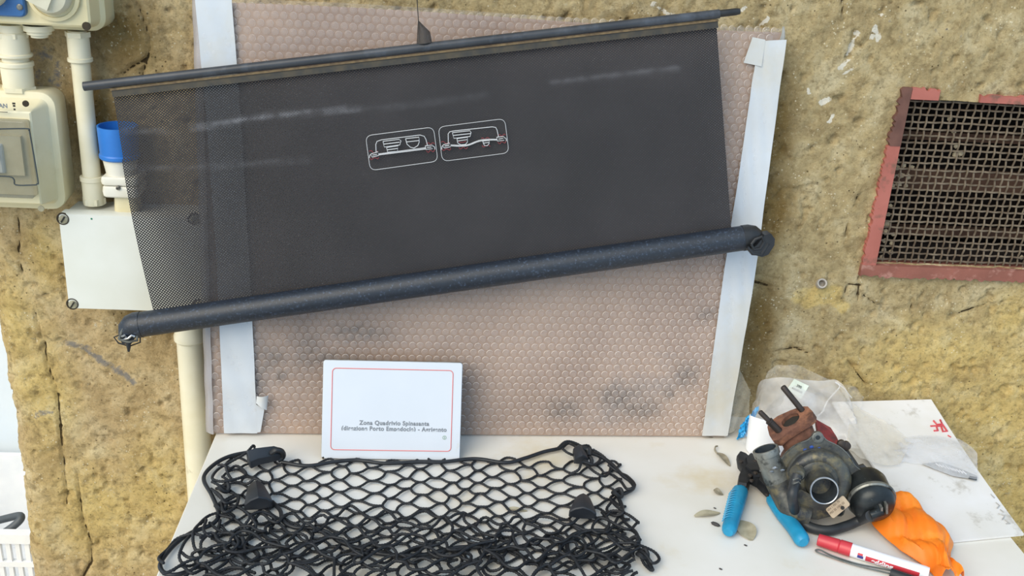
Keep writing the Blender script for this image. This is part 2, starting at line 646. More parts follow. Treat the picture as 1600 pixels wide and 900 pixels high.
def text_mesh(body, size, origin, X, Up, bold=0.0, align='LEFT', depth_=0.0004, cut_below=None, squash=1.0, spc=1.0):
    cu = bpy.data.curves.new('txt', 'FONT')
    cu.body = body
    cu.size = size
    cu.align_x = align
    cu.offset = bold
    cu.space_character = spc
    cu.extrude = depth_
    tmp = bpy.data.objects.new('txt', cu)
    COL.objects.link(tmp)
    dg = bpy.context.evaluated_depsgraph_get()
    me = bpy.data.meshes.new_from_object(tmp.evaluated_get(dg))
    bpy.data.objects.remove(tmp)
    if cut_below is not None:
        b = bmesh.new()
        b.from_mesh(me)
        bmesh.ops.bisect_plane(b, geom=b.verts[:] + b.edges[:] + b.faces[:], plane_co=(0, cut_below, 0), plane_no=(0, -1, 0), clear_outer=True)
        b.to_mesh(me)
        b.free()
    N = X.cross(Up)
    mb = MB()
    mb.add([V(origin) + X * (v.co.x * squash) + Up * v.co.y + N * v.co.z for v in me.vertices], [tuple(p.vertices) for p in me.polygons])
    bpy.data.meshes.remove(me)
    return mb


def vnoise(xs, ys, seed):
    rg = np.random.RandomState(seed)
    tab = rg.rand(256, 256)
    xi = np.floor(xs).astype(int)
    yi = np.floor(ys).astype(int)
    fx = xs - xi
    fy = ys - yi
    fx = fx * fx * (3 - 2 * fx)
    fy = fy * fy * (3 - 2 * fy)
    g = lambda a, b: tab[a % 256, b % 256]
    return (g(xi, yi) * (1 - fx) + g(xi + 1, yi) * fx) * (1 - fy) + (g(xi, yi + 1) * (1 - fx) + g(xi + 1, yi + 1) * fx) * fy


def fbm(xs, ys, sc_, octv, seed, gain=.5):
    a, amp, tot = 0, 1.0, 0.0
    for k in range(octv):
        a = a + amp * (vnoise(xs * sc_ * 2 ** k + 17.3 * k + 300, ys * sc_ * 2 ** k + 5.1 * k + 300, seed + k) - .5)
        tot += amp
        amp *= gain
    return a / tot


# ================================================================ SETTING
# ---- back wall: plaster relief with cracks, rounded left corner, opening for the grille
GW = [px(1413, 149, 0), px(1382, 413, 0)]
GX0 = (GW[0].x + GW[1].x) / 2 - .006
GX1 = GX0 + .42
GZ1, GZ0 = GW[0].z - .004, GW[1].z + .001
XL = px(22, 760, 0).x


def make_wall():
    st = .0036
    X1 = 1.32
    Z0, Z1 = .10, 1.78
    arc_r = .045
    s0 = -(.35 + arc_r * math.pi / 2)
    ss = np.concatenate([np.arange(s0, -.09, .02), np.arange(-.09, X1 - XL - arc_r, st)])
    zz = np.concatenate([np.arange(0, Z0, .025), np.arange(Z0, Z1, st), np.arange(Z1, 2.3, .03)])
    S, Z = np.meshgrid(ss, zz)
    # arc-length to position: s>=0 flat, then quarter circle, then return
    cx = XL + arc_r
    X = np.where(S >= 0, cx + S, 0.0)
    Y = np.zeros_like(S)
    NX = np.zeros_like(S)
    NY = -np.ones_like(S)
    q = arc_r * math.pi / 2
    th = np.clip(-S / q, 0, 1) * math.pi / 2
    inarc = (S < 0)
    X = np.where(inarc, cx - arc_r * np.sin(th), X)
    Y = np.where(inarc, arc_r - arc_r * np.cos(th), Y)
    NX = np.where(inarc, -np.sin(th), NX)
    NY = np.where(inarc, -np.cos(th), NY)
    ext = np.clip(-S - q, 0, None)
    Y = Y + ext
    U = S + cx
    d = .013 * fbm(U, Z, 5, 3, 3) + .0075 * fbm(U, Z, 24, 4, 11, .65) + .0045 * fbm(U, Z, 90, 2, 31)
    # pits
    pit = fbm(U, Z, 60, 2, 77)
    d -= .006 * np.clip((-pit - .22) / .1, 0, 1)
    # ragged corner
    edge = np.exp(-((U - cx + .01) / .05) ** 2)
    d += edge * (.03 * fbm(U * .2, Z, 9, 4, 55, .6))

    def dist_poly(pts):
        P = [px(x, y, 0) for x, y in pts]
        best = np.full(U.shape, 9.0)
        for a, b in zip(P, P[1:]):
            ax, az, bx, bz = a.x, a.z, b.x, b.z
            L2 = (bx - ax) ** 2 + (bz - az) ** 2 + 1e-12
            t = np.clip(((U - ax) * (bx - ax) + (Z - az) * (bz - az)) / L2, 0, 1)
            best = np.minimum(best, np.hypot(U - ax - t * (bx - ax), Z - az - t * (bz - az)))
        return best
    wob = .005 * fbm(U, Z, 45, 3, 91)
    crack = np.zeros_like(U)
    crackd = np.full(U.shape, 9.0)
    for pts, w in ([[(54, 490), (62, 520), (75, 580), (88, 612), (93, 680), (100, 740), (103, 790)], 3.0],
                   [[(120, 735), (124, 790), (130, 820), (140, 850), (142, 880), (128, 905)], 3.4],
                   [[(28, 340), (30, 375), (26, 400), (34, 430)], 2.2],
                   [[(212, 0), (222, 25), (232, 55), (236, 70), (230, 92), (208, 103), (192, 115)], 2.6],
                   [[(230, 92), (222, 118)], 2.0], [[(186, 22), (198, 32)], 3.0],
                   [[(1316, 470), (1325, 445), (1345, 446)], 2.4], [[(1342, 430), (1341, 470)], 2.2],
                   [[(1350, 462), (1372, 478)], 1.6], [[(1424, 446), (1426, 484)], 2.2], [[(1500, 490), (1540, 476), (1575, 470)], 2.0],
                   [[(1208, 550), (1245, 545), (1262, 552)], 2.0], [[(1316, 556), (1330, 570), (1352, 600)], 1.8],
                   [[(1316, 0), (1318, 40)], 1.6], [[(1320, 380), (1330, 330), (1345, 300)], 1.4], [[(1180, 441), (1200, 447)], 5]):
        D = dist_poly(pts) + wob
        crackd = np.minimum(crackd, np.clip(D, 0, None) / (w * .0006))
        crack = np.maximum(crack, np.exp(-(np.clip(D, 0, None) / (w * .00085)) ** 2))
    d -= .006 * crack

    def blob(cxp, cyp, rx, ry, soft=.35):
        P = px(cxp, cyp, 0)
        r = np.hypot((U - P.x) / (rx / 1000), (Z - P.z) / (ry / 1000)) + .5 * fbm(U, Z, 14, 4, int(cxp) % 97 + 5)
        return np.clip((1 - r) / soft + .5, 0, 1)
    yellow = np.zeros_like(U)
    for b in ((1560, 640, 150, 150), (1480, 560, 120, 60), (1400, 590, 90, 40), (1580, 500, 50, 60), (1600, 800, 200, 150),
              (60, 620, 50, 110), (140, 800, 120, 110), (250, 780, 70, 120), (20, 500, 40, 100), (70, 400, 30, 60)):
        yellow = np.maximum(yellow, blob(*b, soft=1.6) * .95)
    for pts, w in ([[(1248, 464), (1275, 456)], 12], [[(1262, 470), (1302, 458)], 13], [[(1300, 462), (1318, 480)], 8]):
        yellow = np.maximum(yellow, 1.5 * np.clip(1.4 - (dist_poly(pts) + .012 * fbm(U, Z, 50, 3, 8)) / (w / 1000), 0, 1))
    tan = np.clip((.0 - U) / .25, 0, 1) * .8
    brown = np.zeros_like(U)  # brown plaster; upper left patches also put shade into the colour
    for b in ((1215, 200, 35, 110), (1205, 330, 40, 90), (1185, 520, 30, 120), (150, 200, 60, 90), (190, 60, 60, 60), (240, 500, 70, 35), (330, 600, 20, 110)):
        brown = np.maximum(brown, blob(*b, soft=1.2) * .8)
    grey = np.maximum(np.exp(-(dist_poly([(105, 535), (130, 545), (165, 568), (208, 596)]) / .009) ** 2) * .85, blob(75, 108, 26, 50, .8) * .55)
    grey = np.maximum(grey, np.exp(-(dist_poly([(40, 660), (85, 640)]) / .010) ** 2) * .55)
    grey = np.maximum(grey, blob(1450, 60, 120, 45, 1.2) * .28)
    white = np.zeros_like(U)
    for pts, w in ([[(1360, 58), (1368, 42), (1372, 60)], 6], [[(1338, 52), (1332, 70), (1326, 85)], 7], [[(1325, 95), (1312, 105)], 5],
                   [[(1330, 108), (1318, 116)], 4], [[(1285, 160), (1296, 154)], 7], [[(1296, 190), (1302, 180)], 5], [[(1262, 140), (1264, 146)], 4],
                   [[(1020, 6), (1050, 24)], 6], [[(1150, 20), (1165, 12)], 5], [[(1190, 40), (1200, 28)], 4], [[(1375, 22), (1378, 24)], 3]):
        white = np.maximum(white, .78 * np.exp(-(dist_poly(pts) / (w / 1000)) ** 2))
    X = X + NX * d
    Y = Y + NY * d
    # plaster must not stand in front of the opening edge
    co = np.stack([X, Y, Z], -1).reshape(-1, 3)
    ny, nx = S.shape
    idx = np.arange(nx * ny).reshape(ny, nx)
    qd = np.stack([idx[:-1, :-1], idx[:-1, 1:], idx[1:, 1:], idx[1:, :-1]], -1).reshape(-1, 4)
    cu_ = U.reshape(-1)[qd].mean(1)
    cz_ = Z.reshape(-1)[qd].mean(1)
    keep = ~((cu_ > GX0 + .002) & (cu_ < GX1 - .002) & (cz_ > GZ0 + .002) & (cz_ < GZ1 - .002))
    qd = qd[keep]
    me = bpy.data.meshes.new('wall_back')
    me.vertices.add(len(co))
    me.vertices.foreach_set('co', co.astype(np.float32).ravel())
    me.loops.add(len(qd) * 4)
    me.loops.foreach_set('vertex_index', qd.astype(np.int32).ravel())
    me.polygons.add(len(qd))
    me.polygons.foreach_set('loop_start', np.arange(0, len(qd) * 4, 4, dtype=np.int32))
    me.polygons.foreach_set('loop_total', np.full(len(qd), 4, dtype=np.int32))
    me.update(calc_edges=True)
    me.shade_smooth()
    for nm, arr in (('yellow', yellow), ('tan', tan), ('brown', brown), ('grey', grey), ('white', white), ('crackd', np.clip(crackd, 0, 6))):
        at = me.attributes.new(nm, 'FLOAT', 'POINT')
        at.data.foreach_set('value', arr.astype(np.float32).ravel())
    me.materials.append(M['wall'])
    o = bpy.data.objects.new('wall_back', me)
    COL.objects.link(o)
    ORG[o] = V((0, 0, 0))
    return tag(o, 'rough ochre plaster wall, cracked and patched', kind='structure')


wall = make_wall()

mb = MB()
mb.box((0.0, -.5, -.05), (9, 7, .1))
tag(mb.build('floor', 'floor', None, 0), 'pale concrete ground', kind='structure')
fy = pz(20, 834, 0).y
mb = MB()
mb.box((-1.4, fy + .05, .75 + .55), (2.6, .1, 2.6 - .0))
tag(mb.build('wall_left', 'farwall', None, 0), 'pale far wall beyond the plaster corner', kind='structure')
bz = px(30, 772, fy).z
mb = MB()
mb.box((-1.4, fy - .012, bz - .04), (2.6, .03, .08))
mb.box((-1.4, fy - .008, max(bz - .08, .02) / 2), (2.6, .02, max(bz - .08, .02)))
tag(mb.build('baseboard_left', 'farbase', None, 0), 'pale blue base of the far wall', kind='structure')

# ---- table
tb = empty('work_table', V((.25, -.42, 0)), 'white laminate work table pushed against the plaster wall', 'table')
tl = (T(336, 678).x + T(245, 900).x) / 2
trx = (T(1583, 842).x + T(1600, 863).x) / 2
tby, tfy = -.022, -.86
mb = MB()
plate(mb, ((tl + trx) / 2, (tby + tfy) / 2, TZ), trx - tl, tby - tfy, [(.002, -.03), (0, -.028), (0, -.002), (.002, 0)], .006, V((1, 0, 0)), V((0, 1, 0)), V((0, 0, 1)), 3)
mb.build('tabletop', 'table', tb, 30)
for sx in (tl + .06, trx - .06):
    for sy in (tby - .06, tfy + .06):
        m2 = MB()
        plate(m2, (sx, sy, 0), .04, .04, [(.002, 0), (0, .003), (0, TZ - .03)], .006, V((1, 0, 0)), V((0, 1, 0)), V((0, 0, 1)), 2)
        m2.build('leg', 'tableleg', tb)
m2 = MB()
m2.box(((tl + trx) / 2, tby - .06, TZ - .055), (trx - tl - .16, .02, .05))
m2.box(((tl + trx) / 2, tfy + .06, TZ - .055), (trx - tl - .16, .02, .05))
m2.build('apron', 'tableleg', tb, 0)

# ---- ventilation grille in the wall
gr = empty('vent_grille', V(((GX0 + GX1) / 2, 0, GZ0)), 'rusty woven wire ventilation grille with chipped red painted surround', 'grille')
rnd = random.Random(3)


def strip(a, b, wid_dir, w0, w1, nseg, jit, depth_, Yf):
    """band along a-b, inner edge straight, outer edge ragged"""
    inner = [a.lerp(b, i / nseg) for i in range(nseg + 1)]
    outer = [p + wid_dir * (w0 + (w1 - w0) * i / nseg + rnd.uniform(-jit, jit)) for i, p in enumerate(inner)]
    poly = [V((p.x, Yf, p.z)) for p in inner] + [V((p.x, Yf, p.z)) for p in reversed(outer)]
    return MB().prism(poly, (0, depth_, 0))


Yfr = -.009
TLc, BLc = V((GX0, 0, GZ1)), V((GX0, 0, GZ0))
TRc, BRc = V((GX1, 0, GZ1)), V((GX1, 0, GZ0))
L1 = TLc.lerp(BLc, .27)
strip(L1, BLc, V((-1, 0, 0)), .021, .022, 60, .0022, .04, Yfr).build('frame_strip', 'redpaint', gr, 0)
tag(strip(TLc + V((0, 0, .018)), L1, V((-1, 0, 0)), .015, .020, 24, .003, .04, Yfr - .001).build('frame_corner', 'rustframe', gr, 0), 'dark brown bare corner of the surround')
strip(BLc + V((-.024, 0, 0)), BRc, V((0, 0, -1)), .020, .021, 90, .0028, .04, Yfr - .001).build('frame_strip', 'redrust', gr, 0)
strip(TLc + V((.001, 0, 0)), TLc.lerp(TRc, .11), V((0, 0, 1)), .020, .014, 12, .003, .04, Yfr).build('frame_strip', 'redpaint', gr, 0)
strip(TLc.lerp(TRc, .27), TRc, V((0, 0, 1)), .010, .024, 44, .003, .04, Yfr).build('frame_strip', 'redpaint', gr, 0)
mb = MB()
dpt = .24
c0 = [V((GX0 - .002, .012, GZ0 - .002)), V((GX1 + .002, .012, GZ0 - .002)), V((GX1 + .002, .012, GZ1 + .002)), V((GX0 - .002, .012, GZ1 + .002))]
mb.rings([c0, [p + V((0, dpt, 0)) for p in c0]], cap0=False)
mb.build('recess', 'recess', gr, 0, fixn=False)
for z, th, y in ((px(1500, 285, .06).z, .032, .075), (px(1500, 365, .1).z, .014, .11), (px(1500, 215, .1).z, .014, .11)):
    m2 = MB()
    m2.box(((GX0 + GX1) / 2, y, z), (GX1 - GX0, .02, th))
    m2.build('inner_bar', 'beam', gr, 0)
pitch = .0112
nh = int((GZ1 - GZ0) / .0108)
nv = int((GX1 - GX0) / .0122)
Ym = .010
wr = .00165
zs = [GZ0 + (i + .5) * (GZ1 - GZ0) / nh for i in range(nh)]
xs = [GX0 + (i + .5) * (GX1 - GX0) / nv for i in range(nv)]
for i, z in enumerate(zs):
    pts = []
    for k in range(nv * 4 + 1):
        x = GX0 + (GX1 - GX0) * k / (nv * 4)
        pts.append((x, Ym + .0014 * math.cos(math.pi * (k / 4 - .5) + math.pi * i), z + .0006 * math.sin(x * 40 + i * 2.1)))
    MB().tube(pts, wr, 6).build('wire', 'meshwire', gr)
for j, x in enumerate(xs):
    pts = []
    for k in range(nh * 4 + 1):
        z = GZ0 + (GZ1 - GZ0) * k / (nh * 4)
        pts.append((x + .0009 * math.sin(z * 46 + j * 1.3), Ym - .0014 * math.cos(math.pi * (k / 4 - .5) + math.pi * j), z))
    MB().tube(pts, wr, 6).build('wire', 'meshwire', gr)


def rock(c, r, seed, squ=(1, 1, 1)):
    rg = random.Random(seed)
    b = bmesh.new()
    bmesh.ops.create_icosphere(b, subdivisions=1, radius=r)
    m = MB()
    m.add([V(c) + V((v.co.x * squ[0], v.co.y * squ[1], v.co.z * squ[2])) * rg.uniform(.75, 1.2) for v in b.verts], [tuple(v.index for v in f.verts) for f in b.faces])
    b.free()
    return m


k = 0
for x, y in ((1400, 262), (1412, 258), (1424, 262), (1396, 276), (1408, 274), (1419, 276), (1395, 290), (1404, 287), (1416, 290), (1398, 235), (1402, 250),
             (1391, 322), (1388, 335), (1386, 350), (1384, 362), (1396, 366), (1382, 376), (1393, 380), (1381, 390), (1392, 394), (1378, 402), (1390, 408), (1400, 408), (1372, 408),
             (1490, 205), (1494, 228), (1500, 240), (1492, 242), (1596, 402), (1484, 186)):
    k += 1
    p = px(x, y, .019)
    if p.x < GX0 + .004:
        p.x = GX0 + .005
    rock(p, rnd.uniform(.0042, .0062), k, (1, .6, 1)).build('rubble_chip', 'rubble', gr, 0)

# ================================================================ WALL FITTINGS (left)
N = V((0, -1, 0))


def screw(parent, c, r, N=N, slot_ang=.9, matl='screwcream', recess=True):
    m = MB()
    m.lathe([(0, -.002), (r, -.002), (r, .0008), (r * .8, .0014), (0, .0014)], c, N, 18)
    o = m.build('screw', matl, parent)
    m = MB()
    d = V((math.cos(slot_ang), 0, math.sin(slot_ang)))
    m.box(V(c) + N * .0016, (r * 1.7, .0014, r * .36), d, N, d.cross(N))
    m.build('slot', 'slot', o, 0)


def hole_ring(parent, c, r, N=N, m1='cream', m2='hole'):
    o = MB().lathe([(r * 1.35, -.001), (r * 1.3, .0009), (r, .0012), (r * .95, -.0006), (0, -.0006)], c, N, 18).build('screw_hole', m2, parent)
    return o


def flat_hole(parent, c, r, m_='hole'):  # flat disc on the face; its colour stands in for shade inside
    MB().lathe([(r, -.001), (r, .0004), (0, .0004)], c, N, 20).build('screw_hole', m_, parent)


# upper socket box
Yb = -.078
cR = px(143, 54, Yb)
w_, h_ = .30, .26
sb = empty('socket_box', V((cR.x - w_ / 2, 0, cR.z)), 'cream surface-mounted socket box with a blue flap at the upper left', 'electrical box')
ctr = V((cR.x - w_ / 2 + .006, 0, cR.z + h_ / 2))
mb = MB()
plate(mb, ctr + V((-.006, .004, 0)), w_ + .02, h_ + .002, [(0, 0), (0, .045), (.002, .047), (.006, .050), (.010, -Yb + .0015), (.013, -Yb + .004)], .02)
mb.build('body', 'cream', sb, 30)
flat_hole(sb, px(135, 41, Yb - .0002), .0060)
fr = px(42, 27, Yb - .006)
fl = MB()
plate(fl, V((fr.x - .05, Yb - .002, fr.z + .04)), .10, .08, [(0, -.002), (0, .006), (.002, .008)], .008)
flo = fl.build('blue_flap', 'blue_flap', sb, 30)
m = MB()
m.lathe([(0, 0), (.0042, 0), (.0042, .0015), (.003, .0024), (0, .0024)], px(31, 11, Yb - .010), N, 16)
m.build('screw', 'steel', flo)
m = MB()
m.lathe([(.022, -.001), (.022, .010), (.019, .016), (.012, .019), (0, .020)], px(2, 0, Yb - .010) + V((-.012, 0, .012)), N, 24)
tag(m.build('socket_lid', 'greyplastic', flo), 'grimy grey lid')
cc = px(83, -8, Yb - .004)
m = MB()
m.lathe([(.036, -.002), (.036, .002), (.031, .004), (.030, .001), (0, .001)], cc, N, 32)
m.build('socket_rim', 'cream', sb)
m = MB()
m.lathe([(.027, -.002), (.027, .012), (.023, .018), (.010, .021), (0, .021)], cc + V((0, 0, .001)), N, 28)
tag(m.build('round_cap', 'greyplastic', sb), 'grey round cap')
m = MB()
m.box(cc + V((-.010, -.020, -.002)), (.03, .012, .022), V((.9, 0, -.43)), N, V((.43, 0, .9)))
m.build('cap_tab', 'greyplastic', sb, 30)
gz = cR.z
m = MB()
gc = px(62, 50, -.04)
m.lathe([(.021, .004), (.021, -.004), (.017, -.005), (.017, -.009), (.012, -.010), (.012, -.0135), (.006, -.015), (0, -.015)], V((gc.x, -.042, gz)), V((0, 0, 1)), 24)
m.build('grommet', 'creampipe', sb)


def fitting(name, label, top, bot, r, prof, cat='conduit', group=None, n=24, Yc=-.03, m_='creampipe', parts=()):
    """vertical conduit; prof list of (z, r) for the main mesh; parts: (name, [(z,r)...])"""
    x = top.x
    e = empty(name, V((x, Yc, bot.z)), label, cat, group)
    MB().lathe([(0, prof[0][0])] + [(r_, z_) for z_, r_ in prof] + [(0, prof[-1][0])], V((x, Yc, 0)), V((0, 0, 1)), n).build('pipe', m_, e)
    for nm, pr, nn in parts:
        MB().lathe([(0, pr[0][0])] + [(r_, z_) for z_, r_ in pr] + [(0, pr[-1][0])], V((x, Yc, 0)), V((0, 0, 1)), nn).build(nm, m_, e)
    return e


# wide conduit at the far left, between socket box and breaker box
Yc = -.036
z = lambda y, x=25, Y=None: px(x, y, Yc if Y is None else Y).z
xc = px(25, 98, Yc)
zt, zb = gz + .002, z(143) - .004
fitting('conduit', 'wide cream conduit joint between the socket box and breaker box', V((xc.x, 0, zt)), V((xc.x, 0, zb)), .02,
        [(zb, .0185), (zt, .0185)], Yc=Yc, group=None,
        parts=(('upper_sleeve', [(z(89), .0225), (z(87), .0245), (z(84), .0245), (z(82), .0215), (z(52), .0210)], 24),
               ('lower_sleeve', [(z(138), .0215), (z(104), .0225), (z(102), .0245), (z(97), .0245), (z(95), .0225)], 24),
               ('hex_nut', [(z(141), .0245), (z(134), .0245)], 6),
               ('hex_nut', [(z(58), .0225), (z(50), .0225)], 6)))
# narrow conduit
Yc = -.030
xa = px(134, 180, Yc)
zt, zb = px(126, 48, Yc).z, px(152, 318, Yc).z
z = lambda y: px(140, y, Yc).z
fitting('conduit', 'long narrow cream conduit running down to the white junction box', V((xa.x, 0, zt)), V((xa.x, 0, zb)), .013,
        [(zb, .0135), (zt, .0135)], Yc=Yc,
        parts=(('upper_sleeve', [(z(97), .0168), (z(96), .0178), (z(91), .0178), (z(90), .0158), (z(56), .0158)], 24),
               ('hex_nut', [(z(58), .0185), (z(50), .0185)], 6),
               ('lower_sleeve', [(z(318), .0160), (z(282), .0162), (z(281), .0178), (z(275), .0178), (z(274), .0165)], 24),
               ('hex_nut', [(z(317), .0178), (z(308), .0178)], 6)))

# breaker enclosure
Yb = -.095
br_ = px(65, 334, Yb)
tr_ = px(45, 158, Yb)
bh = tr_.z - br_.z
xr = (br_.x + tr_.x) / 2
bw = .24
be = empty('breaker_box', V((xr - bw / 2, 0, br_.z)), 'cream circuit breaker box with smoked window at the left edge', 'electrical box')
ctr = V((xr - bw / 2, 0, br_.z + bh / 2))
mb = MB()
plate(mb, ctr + V((.0, .004, -.001)), bw + .044, bh + .012, [(.004, 0), (0, .055), (.001, .058), (.010, .060), (.014, .066), (.021, -Yb + .002), (.023, -Yb + .004)], .022)
mb.build('body', 'cream', be, 30)
wa, wb = px(46, 186, Yb), px(61, 305, Yb)
wx = (wa.x + wb.x) / 2
wz0, wz1 = wb.z, wa.z
mb = MB()
plate(mb, V((wx - .09, Yb - .001, (wz0 + wz1) / 2)), .18, wz1 - wz0, [(0, -.001), (0, .0016), (.001, .002)], .004)
rc = mb.build('window_bed', 'breaker', be, 0)
mb = MB()
bk = [px(8, 210, Yb), px(35, 210, Yb), px(40, 272, Yb), px(8, 272, Yb)]
mb.prism([V((bk[1].x - .09, Yb - .003, bk[0].z)), V((bk[1].x, Yb - .003, bk[0].z)), V((bk[1].x, Yb - .003, bk[2].z)), V((bk[1].x - .09, Yb - .003, bk[2].z))], (0, -.006, 0))
mb.build('breaker_face', 'breaker', be, 0)
mb = MB()
sw = px(10, 245, Yb)
plate(mb, V((sw.x - .016, Yb - .009, sw.z)), .034, .045, [(0, 0), (.001, .004), (.003, .006)], .003)
tg_ = mb.build('switch_block', 'whitebox', be, 30)
m = MB()
m.box(V((sw.x - .012, Yb - .016, sw.z + .006)), (.014, .008, .010))
tag(m.build('switch_lever', 'rubber_seal', tg_, 0), 'dark lever')
mb = MB()
plate(mb, V((wx - .09, Yb - .016, (wz0 + wz1) / 2)), .18, wz1 - wz0, [(0, -.014), (0, .001), (.0015, .002)], .004)
wn = mb.build('window', 'window', be, 30)
# seal outline on the window
pts = [px(x, y, Yb - .0185) for x, y in ((-20, 202), (40, 201), (45, 204), (47, 210), (59, 280), (58, 287), (53, 289), (25, 289), (22, 281), (14, 276), (-20, 275))]
MB().tube(catmull(pts, 4), .0011, 6).build('window_seal', 'rubber_seal', be)
for q in ((40, 162), (64, 326)):
    flat_hole(be, px(q[0], q[1], Yb - .0002), .0046, 'screwcream' if q[1] > 200 else 'hole')
tx = text_mesh('IAN', .0085, px(-4, 168, Yb - .0045), V((1, 0, 0)), V((0, 0, 1)), .0002)
tx.build('print', 'signtext', be, 0)
m = MB()
for dz, ww in ((.0, .0042), (-.0034, .0034), (-.0085, .0026)):
    m.box(px(22, 165, Yb - .0042) + V((0, 0, dz + .003)), (ww, .0006, .0026))
m.box(px(4, 175, Yb - .0042), (.014, .0006, .0008))
m.build('emblem', 'slot', be, 0)

# junction box
Yb = -.072
jl, jr = px(90, 337, Yb), px(326, 340, Yb)
jb_, jl2 = px(107, 484, Yb), px(330, 490, Yb)
x0 = (jl.x + jb_.x) / 2
x1 = px(322, 400, Yb).x
z1, z0 = px(200, 337, Yb).z, px(180, 485, Yb).z
jb = empty('junction_box', V(((x0 + x1) / 2, 0, z0)), 'plain white square junction box behind the corner of the black cover', 'electrical box')
mb = MB()
plate(mb, V(((x0 + x1) / 2, .004, (z0 + z1) / 2)), x1 - x0 - .006, z1 - z0 - .004, [(.002, 0), (.001, .056)], .006)
mb.build('body', 'whitebox', jb, 30)
mb = MB()
plate(mb, V(((x0 + x1) / 2, 0, (z0 + z1) / 2)), x1 - x0, z1 - z0, [(0, .052), (0, .068), (.0015, .072)], .007)
jlid = mb.build('lid', 'whitebox', jb, 30)
for q in ((98, 342), (113, 475), (303, 342), (311, 476)):
    c = px(q[0], q[1], Yb)
    MB().lathe([(.0098, -.002), (.0096, .0006), (.0082, .0009), (.0078, -.0002), (0, -.0002)], c, N, 22).build('screw_recess', 'hole', jb)
    screw(jb, c + V((.0008, -.0006, -.0005)), .0066, slot_ang=1.0)
m = MB()
m.lathe([(0, 0), (.0016, 0), (.001, .0006), (0, .0007)], px(143, 342, Yb - .0001), N, 10)
tag(m.build('paint_drop', mat('green_drop', '#1f7a5a', None, .3), jb), 'green paint drop')

# industrial plug standing on the junction box
Yc = -.036
xp = px(188, 250, Yc).x
z = lambda y: px(185, y, Yc).z
pg = empty('industrial_plug', V((xp, Yc, z1)), 'blue and white industrial power plug standing on the junction box', 'plug')
pb = z1 - .003
m = MB()
m.lathe([(.0285, z(246) - .0), (.0300, z(244)), (.0300, z(240)), (.0285, z(238)), (.0295, z(196)), (.0270, z(196)), (.0262, z(236)), (0, z(236))], V((xp, Yc, 0)), V((0, 0, 1)), 32)
m.build('blue_collar', 'blue', pg)
m = MB()
m.lathe([(0, z(272)), (.0215, z(272)), (.0255, z(248)), (.0255, z(244)), (0, z(244))], V((xp, Yc, 0)), V((0, 0, 1)), 28)
m.build('neck', 'whiteplug', pg)
for a, b in ((270, 283), (284, 301)):
    m = MB()
    plate(m, V((xp + .003, Yc, z(b))), .056 - (.002 if b > 290 else 0), .056, [(.003, 0), (.001, .002), (0, (z(a) - z(b)) * .5), (.001, z(a) - z(b) - .002), (.003, z(a) - z(b))], .008, V((1, 0, 0)), V((0, 1, 0)), V((0, 0, 1)), 4)
    m.build('body_half', 'whiteplug', pg, 30)
m = MB()
plate(m, V((xp + .006, Yc, pb + .003)), .036, .040, [(.0, 0), (.002, z(300) - pb - .001)], .010, V((1, 0, 0)), V((0, 1, 0)), V((0, 0, 1)), 4)
m.build('foot', 'cream', pg, 30)
screw(pg, V((xp + .002, Yc - .0285, z(285))), .0032, slot_ang=.4, matl='steel')

# big conduit below the junction box
Yc = -.036
xb_ = (px(297, 527, Yc).x + px(311, 720, Yc).x) / 2
z = lambda y: px(300, y, Yc).z
fitting('conduit', 'thick cream conduit coming down under the junction box beside the table', V((xb_, 0, z0)), V((xb_, 0, .0)), .024,
        [(.001, .0225), (z(536), .0225), (z(534), .0225), (z0 - .002, .0225)], Yc=Yc, n=32,
        parts=(('collar', [(z(532), .0228), (z(529), .0262), (z(522), .0262), (z(519), .0244), (z0 - .0025, .0244)], 32),))
# small tube in the wall
q = px(1285, 446, -.012)
wp = MB()
wp.lathe([(0, -.02), (.0086, -.02), (.0086, .012), (.0078, .014), (.0056, .013), (.0050, -.002), (0, -.002)], q + V((0, .008, 0)), (CAM + V((.3, 0, .1)) - q), 20)
tag(wp.build('wall_plug_tube', 'wallplug', None), 'short grey plastic tube end sticking out of the wall', 'tube')

# ================================================================ WRAPPED BOARD
bYb, bYt = -.1135, -.040
bt_z = px(600, 14, bYt).z
bx0 = (px(341, 675, bYb).x + px(304, 10, bYt).x) / 2
bx1b, bx1t = px(1141, 683, bYb).x, px(1229, 62, bYt).x
Bo = V((0, bYb, TZ + .0022))
Bv = V((0, bYt - bYb, bt_z - TZ)).normalized()
BH = (V((0, bYt, bt_z)) - V((0, bYb, TZ))).length
Bx = V((1, .037, 0))                           # the foot of the board stands slightly askew to the wall
Bn = Bx.cross(Bv).normalized()                      # out of the board, to the viewer


def bp(X, v, h=0.0):
    return Bx * X + Bo + Bv * v + Bn * h


def bpix(x, y, h=0.0):
    return pplane(x, y, Bo + Bn * h, Bn)


def bxr(v):
    return bx1b + (bx1t - bx1b) * v / BH


bo = empty('wrapped_board', V(((bx0 + bx1b) / 2, bYb, TZ)), 'large brown board in bubble wrap with white taped edges, leaning on the wall', 'board')
nb = 60


def board_top(u):
    return BH + .004 * math.sin(u * 5 + .5)


